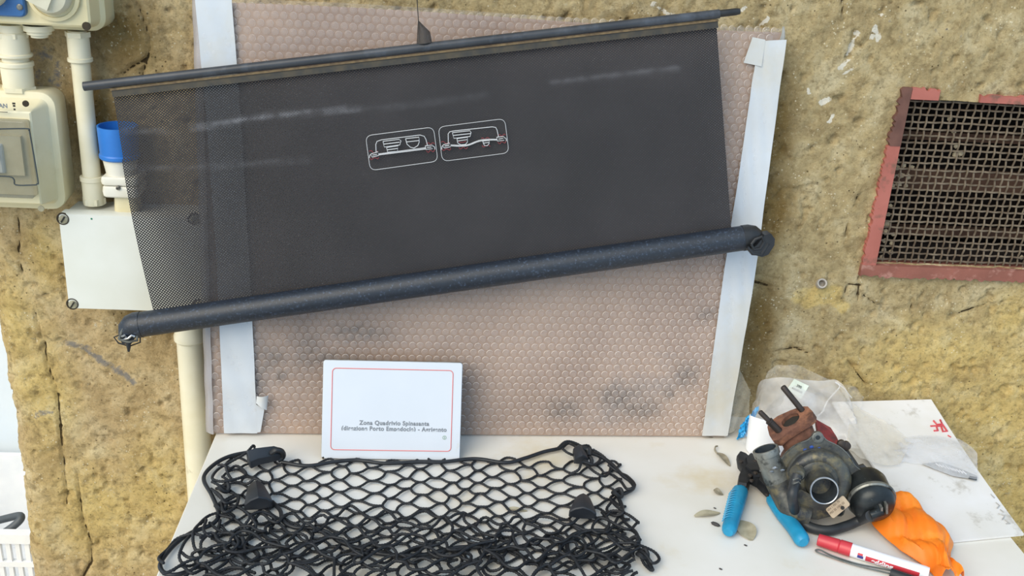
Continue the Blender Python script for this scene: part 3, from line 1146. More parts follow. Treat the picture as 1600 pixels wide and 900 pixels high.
gv, gf = [], []
NU, NVv = 120, 90
for j in range(NVv + 1):
    for i in range(NU + 1):
        v = board_top(i / NU) * j / NVv
        gv.append(bp(bx0 + (bxr(v) - bx0) * i / NU, v, 0))
mb = MB()
mb.sheet(lambda a, b: bp(bx0 + .004 + (bxr(board_top(a) * b) - bx0 - .008) * a, (board_top(a) - .006) * b, 0), NU, NVv, .012, -Bn)
core = mb.build('core_panel', 'board', bo, 30)
st = core.data.attributes.new('stain', 'FLOAT', 'POINT')
vals = []
stains = [(bpix(x, y), rx, ry) for x, y, rx, ry in ((420, 560, 34, 24), (440, 588, 14, 10), (480, 545, 30, 40), (510, 560, 60, 12), (560, 520, 60, 20), (1105, 490, 18, 14), (1075, 585, 22, 26),
                                                    (965, 620, 40, 20), (1000, 640, 40, 20), (880, 640, 30, 20), (700, 590, 40, 30), (405, 590, 12, 20), (1045, 615, 12, 12))]
for vtx in core.data.vertices:
    p = vtx.co + ORG[core]
    s_ = 0.0
    for c, rx, ry in stains:
        d_ = ((p.x - c.x) / (rx / 1000)) ** 2 + ((p.z - c.z) / (ry / 1000)) ** 2
        s_ = max(s_, math.exp(-d_) * .95)
    vals.append(s_ * (.6 + .8 * random.random()))
st.data.foreach_set('value', vals)
mb = MB()
mb.sheet(lambda a, b: bp(bx0 - .002 + (bxr(b * BH) - bx0 + .002) * a, board_top(a) * b, .0035 + .0012 * math.sin(a * 37 + b * 9) * math.sin(b * 23)), 110, 70)
fo = mb.build('bubble_film', 'film', bo, 80)
# edge wrap left (folded film edge) and right edge of the wrapped panel
mb = MB()
mb.sheet(lambda a, b: bp(bx0 - .009 + .014 * a, BH * b, -.006 + .012 * math.sin(a * math.pi * .5) + .002 * math.sin(b * 60)), 3, 60, .001, -Bn)
mb.build('film_edge', film_mat('film_fold', '#b4b0b2', .6, .25), bo, 60)
mb = MB()
mb.sheet(lambda a, b: bp(bxr(BH * b) - .006 + .010 * a + .0015 * math.sin(b * 90 + 2 * a), BH * b, .0045 - .012 * a + .0015 * math.sin(b * 130)), 3, 90, .0012, -Bn)
mb.build('film_edge', film_mat('film_fold_white', '#d8d2c8', .85, .3), bo, 60)


def strip_b(lp, rp, h, n=40, wav=.0006, name='tape', m_='tape'):
    """tape between two pixel polylines (left edge, right edge)"""
    L = [bpix(x, y, h) for x, y in lp]
    R = [bpix(x, y, h) for x, y in rp]

    def interp(P, t):
        k = t * (len(P) - 1)
        i = min(int(k), len(P) - 2)
        return P[i].lerp(P[i + 1], k - i)
    mb = MB()
    mb.sheet(lambda a, b: interp(L, b).lerp(interp(R, b), a) + Bn * (wav * math.sin(a * 9 + b * 31) + wav * math.sin(b * 47)), 8, n, .0008, -Bn)
    return mb.build(name, m_, bo, 60)


strip_b([(350, 677), (345, 560), (338, 400), (322, 180), (304, -6)], [(402, 677), (397, 560), (389, 400), (376, 180), (362, -2)], .0078)
strip_b([(1097, 681), (1132, 420), (1158, 250), (1175, 130), (1186, 64)], [(1137, 681), (1163, 530), (1180, 430), (1205, 240), (1229, 62)], .0078)
# torn tape corner top right and curl bottom left
mb = MB()
P = [bpix(*q, .0092) for q in ((1176, 58), (1196, 62), (1190, 104), (1162, 98))]
mb.prism(P, -Bn * .001)
mb.build('tape_flap', 'tape', bo, 0)
P = [bpix(*q, .012) for q in ((401, 619), (420, 616), (425, 625), (417, 640), (400, 630))]
mb = MB()
mb.sheet(lambda a, b: P[0].lerp(P[1], a).lerp(P[4].lerp(P[3], a), b) + Bn * (.008 * math.sin(a * 2.6) * (1 - b * .4)), 8, 6, .0008, -Bn)
mb.build('tape_flap', 'tape', bo, 60)
P = [bpix(*q, .009) for q in ((400, 632), (413, 640), (407, 675), (402, 676))]
mb = MB()
mb.prism(P, -Bn * .001)
mb.build('tape_flap', 'tape', bo, 0)

mb = MB()
P = [bpix(1148, 560, -.004), bpix(1172, 612, -.02), bpix(1176, 650, -.03), bpix(1168, 662, -.02), bpix(1138, 676, -.002), bpix(1140, 620, -.003)]
mb.sheet(lambda a, b: P[0].lerp(P[4], b).lerp((P[0].lerp(P[1], b * 2) if b < .5 else P[1].lerp(P[3], b * 2 - 1)), a) + Bn * (.004 * abs(math.sin(a * 5 + b * 7))), 10, 14)
mb.build('loose_film', film_mat('loose_edge_film', '#e0d8c4', .22, .12, .4, 40, .005, .4), bo, 25)

# bubbles: hexagonal grid of little domes
bmesh_pts = []
bpitch = .0131
rowp = bpitch * .866
row = 0
v = .009
while v < BH - .006:
    x = bx0 + .010 + (bpitch / 2 if row % 2 else 0)
    while x < bxr(v) - .010:
        jit = .0007
        bmesh_pts.append((x + random.uniform(-jit, jit), v + random.uniform(-jit, jit)))
        x += bpitch
    v += rowp
    row += 1
R_ = .0054


def dome(n=12):
    prof = [(R_, 0), (R_ * .95, .0022), (R_ * .74, .0036), (R_ * .30, .0040)]
    vs, fs = [], []
    for r_, h in prof:
        for k_ in range(n):
            th = 2 * math.pi * k_ / n
            vs.append((r_ * math.cos(th), r_ * math.sin(th), h))
    for i in range(len(prof) - 1):
        for k_ in range(n):
            k2 = (k_ + 1) % n
            fs.append((i * n + k_, i * n + k2, (i + 1) * n + k2, (i + 1) * n + k_))
    fs.append(tuple((len(prof) - 1) * n + k_ for k_ in range(n)))
    return vs, fs


dv, df = dome()
dm = bpy.data.meshes.new('bubble')
dm.from_pydata(dv, [], df)
dm.shade_smooth()
dm.materials.append(M['bubble'])
dm.materials.append(M['bubble_rim'])
for i_, pg_ in enumerate(dm.polygons):
    pg_.material_index = 1 if i_ < 12 else 0
rotB = Matrix((Bv.cross(Bn).normalized(), Bv, Bn)).transposed().to_3x3()
near, far = [], []
for (x, v) in bmesh_pts:
    p = bp(x, v, .0035)
    qx, qy = proj(p)
    vis = qy > 560 + (800 - qx) * .0 and 408 < qx < 1092 and not (498 < qx < 726 and qy > 560)
    (near if vis else far).append((qy, x, v))
near.sort(reverse=True)
far += near[300:]
near = near[:300]
e3 = rotB.to_euler()
for qy, x, v in near:
    o = bpy.data.objects.new('bubble', dm)
    COL.objects.link(o)
    o.parent = bo
    o.location = bp(x, v, .0035) - ORG[bo]
    o.rotation_euler = e3
mb = MB()
for qy, x, v in far:
    c = bp(x, v, .0035)
    mb.add([c + rotB @ V(q) for q in dv], df)
bb = tag(mb.build('bubbles', 'bubble', bo, 80, fixn=False), kind='stuff')
bb.data.materials.append(M['bubble_rim'])
mi = np.tile(np.array([1] * 12 + [0] * (len(df) - 12), dtype=np.int32), len(far))
if len(bb.data.polygons) == len(mi):
    bb.data.polygons.foreach_set('material_index', mi)

# ================================================================ CARGO COVER
fp0 = px(175, 140, -.100)
fp1 = px(1120, 30, -.074)
fp2 = px(240, 487, -.134)
Fn = (fp1 - fp0).cross(fp2 - fp0).normalized()
if Fn.y > 0:
    Fn = -Fn


def pf(x, y, off=0.0):
    return pplane(x, y, fp0 + Fn * off, Fn)


cv = empty('cargo_cover', pf(700, 450), 'black roll-out car cargo cover with two printed pictograms, hung askew on the wall', 'cargo cover')
# fabric grid
TLp, TRp, BRp, BLp = (176, 140), (1119, 31), (1143, 362), (241, 492)


def fab_px(a, b):
    x = (TLp[0] * (1 - a) + TRp[0] * a) * (1 - b) + (BLp[0] * (1 - a) + BRp[0] * a) * b
    y = (TLp[1] * (1 - a) + TRp[1] * a) * (1 - b) + (BLp[1] * (1 - a) + BRp[1] * a) * b
    if a < .5:
        x += -7 * math.sin(b * math.pi) * (1 - a * 2) * (1 if b > .3 else .6)
    return x, y


def fab_wave(a, b):
    return .0016 * math.sin(a * 8 + b * 3) * math.sin(b * math.pi) + .002 * math.sin(b * math.pi * 2 + a * 2) * (1 - a)


nu, nvv = 160, 60
mb = MB()
mb.sheet(lambda a, b: pf(*fab_px(a, b), fab_wave(a, b)), nu, nvv)
fb = mb.build('fabric', 'fabric', cv, 0, fixn=False)
fb.data.shade_smooth()
uvl = fb.data.uv_layers.new(name='UVMap')
Wf = (pf(*TRp) - pf(*TLp)).length
Hf = (pf(*BLp) - pf(*TLp)).length
for lp in fb.data.loops:
    i, j = lp.vertex_index % (nu + 1), lp.vertex_index // (nu + 1)
    uvl.data[lp.index].uv = (i / nu * Wf, (1 - j / nvv) * Hf)
sf = fb.data.attributes.new('scuff', 'FLOAT', 'POINT')
sl = [[(300, 200), (360, 190), (420, 181), (560, 170)], [(560, 170), (640, 165), (760, 148)], [(200, 262), (300, 262), (480, 250)], [(862, 129), (930, 121), (1060, 106)], [(180, 205), (260, 205)]]
sv = []
for vtx in fb.data.vertices:
    i, j = vtx.index % (nu + 1), vtx.index // (nu + 1)
    qx, qy = fab_px(i / nu, j / nvv)
    best = 0.0
    for li, pl in enumerate(sl):
        for (ax, ay), (bx_, by_) in zip(pl, pl[1:]):
            t_ = max(0, min(1, ((qx - ax) * (bx_ - ax) + (qy - ay) * (by_ - ay)) / ((bx_ - ax) ** 2 + (by_ - ay) ** 2)))
            d_ = math.hypot(qx - ax - t_ * (bx_ - ax), qy - ay - t_ * (by_ - ay))
            best = max(best, math.exp(-(d_ / 4) ** 2) * (.8, .22, .25, .35, .3)[li])
    sv.append(best)
sf.data.foreach_set('value', sv)
# top bar: round rod, groove with dust, lower lip
A, B = pf(131, 135, .008), pf(1124, 21.5, .008)
mb = MB()
mb.tube([A, B], .0066, 14)
mb.build('top_bar', 'bar', cv)
tag(MB().tube([pf(1120, 21.8, .008), pf(1150, 18.4, .008), pf(1156, 17.7, .008)], [.0052, .0052, .0042], 12).build('bar_tip', 'black', cv), 'narrow black end pin')
n_ = (B - A).normalized()
dn_ = Fn.cross(n_)
if dn_.z > 0:
    dn_ = -dn_
L0, L1_ = pf(172, 130.3, .006), pf(1121, 21.8, .006)
dd = (L1_ - L0).normalized()
LL = (L1_ - L0).length
mid = (L0 + L1_) / 2
mb = MB()
mb.box(mid + dn_ * .0085, (LL, .009, .0030), dd, Fn, dn_)
mb.build('dust_groove', 'gold', cv, 0)
mb = MB()
mb.box(mid + dn_ * .0148 - Fn * .001, (LL - .001, .008, .0090), dd, Fn, dn_)
mb.build('lower_lip', 'barlow', cv, 0)
# roller tube
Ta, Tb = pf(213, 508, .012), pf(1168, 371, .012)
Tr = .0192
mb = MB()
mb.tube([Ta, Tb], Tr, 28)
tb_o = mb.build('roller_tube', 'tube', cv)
td = (Tb - Ta).normalized()
# end caps: short sleeve then elbow turning down
for s_, base, d_ in ((0, Ta, -td), (1, Tb, td)):
    dnv = dn_
    pts = [base - d_ * .008, base + d_ * .001, base + d_ * .006 + dnv * .001, base + d_ * .011 + dnv * .005, base + d_ * .013 + dnv * .011, base + d_ * .0135 + dnv * .015]
    rr = [Tr * 1.04, Tr * 1.04, Tr * 1.0, Tr * .92, Tr * .82, Tr * .72]
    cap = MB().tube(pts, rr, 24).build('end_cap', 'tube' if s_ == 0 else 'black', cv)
    c = base + d_ * .014 + dnv * .022 + Fn * .004
    if s_ == 0:
        # metal bracket loops and a plastic tongue
        q = lambda x, y, o=.018: pf(x, y, o)
        MB().tube([q(*p) for p in ((190, 522), (178, 527), (185, 536), (202, 541), (219, 535), (219, 524))], .0012, 6).build('wire_loop', 'black', cap)
        MB().tube([q(*p, .026) for p in ((186, 530), (192, 514), (206, 512), (214, 522), (214, 532), (200, 534), (186, 530))], .0022, 6).build('latch_rim', 'castlight', cap)
        MB().tube([q(*p, .030) for p in ((190, 526), (195, 524), (199, 527), (193, 530), (200, 529), (206, 524), (211, 526))], .0018, 6).build('spring', 'alu', cap)
        mm = MB()
        mm.prism([q(*p, .014) for p in ((189, 524), (194, 516), (210, 515), (214, 524), (208, 534), (194, 534))], Fn * .010)
        mm.build('latch_body', 'black', cap, 0)
        mm = MB()
        mm.tube([q(200, 531, .022), q(201, 541, .024), q(201, 549, .022)], [.0042, .0034, .0018], 8)
        mm.build('latch_tongue', 'black', cap)
    else:
        q = lambda x, y, o=.014: pf(x, y, o)
        mm = MB()
        mm.prism([q(*p, .014) for p in ((1188, 362), (1198, 360), (1204, 368), (1203, 378), (1194, 392), (1184, 396), (1170, 392), (1166, 384), (1176, 378))], Fn * .022)
        mm.build('latch_body', 'black', cap, 0)
        MB().tube([q(*p, .037) for p in ((1174, 382), (1180, 374), (1190, 370), (1194, 378), (1188, 388), (1178, 390), (1174, 382))], .0022, 6).build('latch_rim', 'blackmatte', cap)
        MB().tube([q(*p, .034) for p in ((1168, 386), (1176, 396), (1190, 397), (1200, 380))], .0032, 8).build('latch_tongue', 'black', cap)
# small print along the tube
tz = pf(402, 492, .012) + Fn * (Tr - .0002) + V((0, 0, 0))
text_mesh('AAA 95 07B OL', .0042, pf(401, 497.5, .0245), td, -dn_, .0001).build('tube_print', 'printwhite', cv, 0)


# printed pictograms
def zp(pts):
    return [(540 + a / 5.3333, 160 + b / 5.3333) for a, b in pts]


def pline(pts, r, name, m_, parent, closed=False, smooth=0):
    q = [pf(x, y, .0042) for x, y in zp(pts)]
    if smooth:
        q = catmull(q, smooth)
    if closed:
        q = q + [q[0]]
    return MB().tube(q, r, 6, flat=1).build(name, m_, parent, 60)


def rquad(c, r):
    """rounded quad in zoom px"""
    out = []
    n = len(c)
    for i in range(n):
        p, a, b = V(c[i]).to_3d(), V(c[i - 1]).to_3d(), V(c[(i + 1) % n]).to_3d()
        u, w = (a - p).normalized(), (b - p).normalized()
        s0_, s1_ = p + u * r, p + w * r
        for k_ in range(6):
            t_ = k_ / 5
            e_ = (s0_ * (1 - t_) ** 2 + p * (2 * t_ * (1 - t_)) + s1_ * t_ ** 2)
            out.append((e_.x, e_.y))
    return out


def pictogram(kind):
    if kind == 0:
        o = pline(rquad([(166, 278), (732, 205), (770, 490), (206, 568)], 55), .00042, 'pictogram', 'printwhite', cv, True)
        W = [([(255, 420), (252, 350), (262, 325), (300, 312), (620, 272), (655, 282), (670, 310), (684, 362)], 0),
             ([(275, 430), (670, 378)], 0), ([(275, 438), (670, 388)], 0),
             ([(312, 325), (445, 308), (462, 320), (452, 355), (322, 372), (312, 325)], 0), ([(318, 348), (450, 332)], 0),
             ([(342, 376), (438, 362), (432, 408), (350, 415), (342, 376)], 0), ([(345, 396), (434, 384)], 0),
             ([(500, 302), (612, 290), (614, 330), (602, 360), (570, 380), (540, 374), (512, 348), (500, 302)], 0), ([(503, 330), (613, 318)], 0),
             ([(198, 462), (202, 440), (216, 428), (270, 412), (276, 442), (222, 456), (212, 440)], 0), ([(225, 440), (262, 432)], 0),
             ([(664, 362), (722, 356), (726, 386), (668, 392), (664, 362)], 0), ([(726, 362), (742, 372), (744, 392)], 0), ([(678, 376), (716, 372)], 0)]
        Rr = [[(196, 408), (215, 402), (238, 424), (268, 405)], [(205, 460), (215, 478), (240, 460), (268, 470), (276, 455)],
              [(672, 350), (692, 335), (704, 350), (728, 336), (742, 348)], [(674, 400), (690, 418), (706, 398), (730, 412), (742, 392)]]
    else:
        o = pline(rquad([(772, 205), (1326, 135), (1362, 420), (806, 492)], 55), .00042, 'pictogram', 'printwhite', cv, True)
        W = [([(856, 340), (855, 262), (868, 245), (900, 238), (1220, 204), (1250, 208), (1262, 230), (1275, 288)], 0),
             ([(876, 354), (960, 358), (1020, 352), (1110, 318), (1180, 308), (1262, 308)], 5), ([(876, 362), (960, 366), (1025, 358), (1110, 326), (1180, 316), (1262, 314)], 5),
             ([(890, 252), (1036, 236), (1046, 250), (1038, 284), (902, 300), (890, 252)], 0), ([(896, 276), (1042, 260)], 0),
             ([(928, 302), (1016, 290), (1016, 330), (1000, 350), (960, 354), (934, 338), (928, 302)], 0), ([(930, 322), (1014, 310)], 0),
             ([(1142, 322), (1198, 318), (1196, 344), (1180, 362), (1156, 358), (1142, 322)], 0), ([(1145, 340), (1196, 334)], 0),
             ([(800, 392), (804, 366), (818, 352), (868, 340), (874, 370), (824, 380), (812, 368)], 0), ([(826, 364), (864, 356)], 0),
             ([(1260, 290), (1318, 284), (1322, 316), (1264, 322), (1260, 290)], 0), ([(1322, 292), (1338, 302), (1340, 322)], 0), ([(1274, 306), (1312, 300)], 0)]
        Rr = [[(796, 332), (815, 326), (838, 344), (866, 330)], [(806, 386), (816, 402), (842, 386), (866, 398), (876, 380)],
              [(942, 326), (962, 334), (1004, 326)], [(944, 376), (960, 388), (982, 372), (1000, 388), (1018, 374)], [(1130, 300), (1146, 296), (1158, 310), (1180, 292), (1204, 306)],
              [(1138, 356), (1148, 372), (1186, 356), (1206, 368)], [(1268, 280), (1286, 268), (1300, 282), (1322, 264), (1334, 274)], [(1268, 330), (1286, 346), (1302, 326), (1326, 340), (1336, 322)]]
    mbw = MB()
    for pts, s__ in W:
        q = [pf(x, y, .0044) for x, y in zp(pts)]
        if s__:
            q = catmull(q, s__)
        mbw.tube(q, .0006, 6)
    tag(mbw.build('white_lines', 'printwhite', o, 60), kind='stuff')
    mbr = MB()
    for pts in Rr:
        mbr.tube(catmull([pf(x, y, .0040) for x, y in zp(pts)], 3), .0005, 6)
    tag(mbr.build('red_marks', 'printred', o, 60), 'thin red crosses', kind='stuff')


pictogram(0)
pictogram(1)
# loose threads on the bar and the tie it hangs from
tie = empty('hanging_tie', pf(656, 70, .006), 'thin dark cord with a scrap of sheer cloth holding up the bar', 'cord')
MB().tube(catmull([px(651, -30, -.070), px(652, 5, -.074), px(654, 34, -.084), px(656, 66, -.094)], 5), .0007, 6).build('cord', 'strap', tie)
P = [px(x, y, Y) for x, y, Y in ((653, 31, -.084), (663, 40, -.086), (672, 50, -.090), (675, 66, -.096), (651, 69, -.094), (652, 48, -.088))]
mb = MB()
mb.sheet(lambda a, b: (P[0].lerp(P[5], min(1, b * 2)) if b < .5 else P[5].lerp(P[4], b * 2 - 1)).lerp((P[0].lerp(P[2], b * 2) if b < .5 else P[2].lerp(P[3], b * 2 - 1)), a) + V((0, -.006 * math.sin(a * math.pi), 0)), 8, 10, .0008, V((0, 1, 0)))
mb.build('cloth_scrap', film_mat('sheer_cloth', '#3a3634', .72, .7, 0), tie, 60)

# ================================================================ SIGN PLATE
s_bl, s_br = T(502, 719), T(718, 722)
sY = (s_bl.y + s_br.y) / 2
lean = .055
sx_ = (s_br - s_bl).normalized()
sup = V((0, lean, .158)).normalized()
sup = (sup - sx_ * sup.dot(sx_)).normalized()
sn = sx_.cross(sup)
sW = (s_br - s_bl).length
# height so that the top edge projects to y = 567
lo_, hi_ = .1, .3
for _ in range(30):
    md = (lo_ + hi_) / 2
    if proj(s_bl + sup * md)[1] > 565.5:
        lo_ = md
    else:
        hi_ = md
sH = md
sc0 = (s_bl + s_br) / 2 + sup * (sH / 2) + V((0, 0, .0032))
sg = empty('sign_plate', (s_bl + s_br) / 2, 'small white enamelled sign with red border line propped against the board', 'sign')
mb = MB()
plate(mb, sc0, sW, sH, [(.001, -.0045), (0, -.004), (0, -.0005), (.0006, 0)], .004, sx_, sup, sn, 4)
mb.build('plate', 'sign', sg, 30)
mb = MB()
plate(mb, sc0, sW + .0012, sH + .0012, [(0, -.0058), (0, -.0036)], .004, sx_, sup, sn, 4)
mb.build('back_rim', 'signedge', sg, 0)
pts = [sc0 + sx_ * (a - .000) + sup * (b + .001) + sn * .0003 for a, b in rrect(sW * .868, sH * .83, .006, 5)]
pts.append(pts[0])
MB().tube(pts, .0006, 6).build('border_line', 'signred', sg, 60)
o1 = sc0 + sx_ * (.004) - sup * (sH * .148) + sn * .0002
text_mesh('Zona Quadrivio Spinasanta', .0094, o1, sx_, sup, .00028, 'CENTER', .0003, None, .93, 1.12).build('lettering', 'signtext', sg, 0)
text_mesh('(direzione Porto Empedocle) - Agrigento', .0094, o1 - sup * .0090, sx_, sup, .00028, 'CENTER', .0003, -.0005, .92, 1.12).build('lettering', 'signtext', sg, 0)
gm = sc0 + sx_ * (sW * .385) - sup * (sH * .268) + sn * .0003
MB().tube([gm + sx_ * (.0028 * math.cos(t_ * math.pi / 8)) + sup * (.0028 * math.sin(t_ * math.pi / 8)) for t_ in range(17)], .0003, 5).build('round_mark', 'signgreen', sg, 60)
text_mesh('3', .0045, gm - sup * .0016, sx_, sup, 0, 'CENTER', .0002).build('lettering', 'signgreen', sg, 0)
MB().lathe([(0, -.001), (.0022, -.001), (.0022, .0006), (0, .001)], s_bl + sx_ * .003 + sup * .0035 + V((0, 0, .001)), sn, 12).build('rivet', 'slot', sg)

# ================================================================ CARGO NET
net = empty('cargo_net', T(640, 830), 'black knotted elastic cargo net spread out on the white table', 'net')
rn = random.Random(12)


def cordtube(pts, r=.0021, step=.0021, ribbed=True, n=6):
    q = resample(pts, step)
    if len(q) < 3:
        return None
    rs = [r * (1.17 if i % 2 else .88) for i in range(len(q))] if ribbed else r
    return MB().tube(q, rs, n)


def warp(x, y, s):
    return (5 * math.sin(y * .045 + s) + 4 * math.sin(x * .021 + s * 2.3) + 2.5 * math.sin(x * .06 + y * .05 + s),
            3.0 * math.sin(x * .017 + s * 1.7) + 2.0 * math.sin(x * .047 + y * .03 + s * .6))


def lattice(quad, rows, ncell, h0, seed, wamp=1.0, hj=.003, amp=.5, v0=0, v1=None, ragged=0.0, r=.0021):
    (ax, ay), (bx_, by_), (cx_, cy_), (dx_, dy_) = quad     # TL TR BR BL
    rg = random.Random(seed)
    v1 = rows if v1 is None else v1
    ph = [rg.uniform(-.13, .13) for _ in range(rows + 2)]
    jn = [[(rg.gauss(0, 1), rg.gauss(0, 1)) for _ in range(ncell * 2 + 4)] for _ in range(rows + 2)]
    for i in range(v0, v1 + 1):
        pts = []
        u0, u1 = rg.uniform(0, ragged), 1 - rg.uniform(0, ragged)
        ns = ncell * 14
        for k_ in range(ns + 1):
            u = u0 + (u1 - u0) * k_ / ns
            tt = u * ncell * 2
            w_ = math.cos(math.pi * (tt + i))
            w_ = math.tanh(.7 * w_) / math.tanh(.7)
            # shared node jitter so that neighbours still meet
            kk = int(tt + .5)
            row_n = i if ((kk + i) % 2 == 0) else i - 1
            jx0, jy0 = jn[row_n % (rows + 2)][kk]
            fall = math.cos((tt - kk) * math.pi) ** 2
            vv = (i + .5 * amp * 2 * .5 * w_ * 1.0) / rows
            x = (ax * (1 - u) + bx_ * u) * (1 - vv) + (dx_ * (1 - u) + cx_ * u) * vv
            y = (ay * (1 - u) + by_ * u) * (1 - vv) + (dy_ * (1 - u) + cy_ * u) * vv
            wx_, wy_ = warp(x, y, seed)
            x += wx_ * wamp + jx0 * fall * 3.6 * wamp
            y += wy_ * wamp + jy0 * fall * 1.5 * wamp
            h = h0 + hj * (.5 + .5 * math.sin(tt * 1.7 + i * 2.1 + seed)) + (.0012 if i % 2 else 0)
            pts.append(T(x, y, h))
        c = cordtube(pts, r)
        if c:
            c.build('strand', 'cord', net, 60)


# upper layer, lying open on the table
lattice([(348, 722), (974, 722), (968, 918), (318, 912)], 19, 13, .0028, 3, 1.0, .002, amp=1.0, v1=15, r=.0019)
# folded front layers
lattice([(322, 806), (985, 812), (1012, 962), (258, 958)], 11, 13, .008, 8, 1.7, .006, amp=1.0, ragged=.03)
lattice([(286, 846), (1000, 842), (1008, 972), (246, 968)], 7, 11, .015, 21, 2.2, .007, amp=1.0, ragged=.05)


def loose(pts, h=.006, r=.0021, ribbed=True, name='strand', m_='cord', hs=None):
    P = [T(x, y, (hs[i] if hs else h)) for i, (x, y) in enumerate(pts)]
    c = cordtube(catmull(P, 8), r, .0021 if ribbed else .004, ribbed, 6 if ribbed else 8)
    c.build(name, m_, net, 60)


# edge cords (smooth, thicker)
E_ = [
    [(392, 706), (362, 712), (340, 722), (322, 738), (319, 752), (330, 772), (338, 790), (342, 806), (330, 820), (300, 832), (276, 848), (258, 868), (250, 884), (258, 896), (276, 898), (296, 892)],
    [(425, 784), (438, 798), (442, 814), (460, 824), (486, 825), (512, 832), (530, 846), (565, 858), (600, 866), (650, 868), (690, 862), (722, 855), (780, 856), (815, 862)],
    [(440, 722), (480, 728), (520, 722), (558, 719), (600, 724), (650, 722), (690, 722), (742, 717), (790, 723), (820, 716), (850, 706), (876, 700), (888, 692), (902, 698)],
    [(905, 706), (930, 710), (952, 722), (972, 742), (985, 752), (990, 762), (978, 770), (966, 774), (972, 792), (972, 810)],
    [(890, 818), (905, 828), (922, 840), (926, 858), (910, 872), (892, 868), (886, 850), (895, 836), (920, 830), (946, 830), (972, 838), (990, 850), (1006, 868), (1016, 884), (1020, 892)],
]
for e_ in E_:
    loose(e_, .007, .0031, False, 'edge_cord', 'cordsmooth')
# tangled loops at both ends
tang = [
    [(398, 704), (396, 696), (384, 708), (360, 722), (340, 734), (332, 748), (352, 752), (384, 742), (370, 728), (356, 736)],
    [(340, 726), (352, 728), (356, 740), (366, 752), (386, 756), (398, 748), (410, 754)],
    [(330, 752), (346, 760), (362, 768), (372, 780), (352, 786), (344, 774), (330, 764)],
    [(335, 768), (352, 782), (372, 774), (368, 792), (350, 800), (346, 784)],
    [(344, 800), (326, 806), (312, 818), (302, 832), (304, 856), (318, 866)],
    [(312, 820), (322, 812), (318, 828), (328, 838), (340, 830), (344, 812)],
    [(300, 834), (288, 848), (280, 870), (290, 884), (306, 880), (300, 866), (318, 858), (340, 862)],
    [(322, 838), (314, 848), (316, 862), (330, 868), (352, 866), (372, 850), (364, 834), (348, 832)],
    [(256, 880), (248, 872), (262, 858), (276, 842), (300, 834), (318, 838)],
    [(350, 820), (366, 808), (352, 796), (370, 792), (390, 806), (382, 824), (398, 838), (420, 830)],
    [(360, 830), (384, 836), (400, 822), (392, 806), (410, 800), (430, 812), (422, 830), (440, 842)],
    [(330, 880), (356, 872), (380, 880), (404, 868), (390, 856), (368, 862), (352, 880), (330, 894)],
    [(270, 892), (284, 884), (300, 896), (322, 888), (344, 896), (372, 888), (400, 896)],
    [(872, 700), (884, 690), (898, 692), (910, 700), (904, 712), (888, 708), (878, 700)],
    [(900, 700), (918, 696), (926, 706), (938, 716), (928, 726), (910, 722), (904, 734), (888, 742)],
    [(926, 702), (944, 714), (954, 730), (946, 744), (930, 738), (916, 726)],
    [(950, 726), (966, 738), (980, 744), (992, 758), (980, 764), (970, 752), (958, 742)],
    [(966, 770), (954, 778), (962, 790), (974, 800), (960, 806), (948, 796), (956, 784)],
    [(940, 800), (952, 816), (946, 832), (958, 822), (968, 806), (978, 818), (994, 832), (996, 846), (980, 846), (968, 834)],
    [(960, 834), (984, 848), (1000, 852), (1022, 862), (1030, 874), (1020, 880), (1010, 868), (1000, 862), (1006, 880), (1018, 892)],
    [(950, 838), (972, 856), (990, 862), (976, 874), (960, 866), (944, 874), (930, 866)],
    [(860, 838), (880, 846), (872, 862), (852, 868), (846, 884), (866, 890), (888, 878), (905, 884), (920, 872)],
    [(920, 880), (940, 868), (962, 876), (984, 884), (966, 896), (944, 890)],
    [(700, 872), (716, 862), (736, 868), (728, 884), (712, 890), (700, 880), (716, 874)],
    [(762, 880), (770, 866), (786, 872), (782, 888), (766, 892), (758, 884)],
    [(640, 880), (660, 872), (680, 880), (690, 892), (672, 898)],
]
for i, tpts in enumerate(tang):
    loose(tpts, hs=[.006 + .012 * (.5 + .5 * math.sin(k_ * 1.3 + i)) for k_ in range(len(tpts))])

# moulded clips
def bell(c0, c1, w0, w1, t0, t1, nm='clip'):
    """tapered, faceted plastic end from c0 (narrow) to c1 (wide)"""
    d_ = (c1 - c0)
    side = d_.cross(V((0, 0, 1))).normalized()
    upv = side.cross(d_).normalized()
    if upv.z < 0:
        upv = -upv
    rg = []
    for t_, k_ in ((0, .45), (.06, .8), (.2, 1), (.75, 1), (.97, 1.02), (1.0, .9)):
        w_ = (w0 + (w1 - w0) * t_) * k_
        th = (t0 + (t1 - t0) * t_) * k_
        c = c0.lerp(c1, t_) + upv * (.010 * math.sin(t_ * math.pi * .8) * .6)
        rg.append([c + side * (w_ * a) + upv * (th * b) for a, b in ((-.5, -.4), (-.5, .1), (-.30, .42), (0, .62), (.30, .42), (.5, .1), (.5, -.4), (0, -.5))])
    m_ = MB()
    m_.rings(rg)
    return m_.build(nm, 'clip', net, 25)


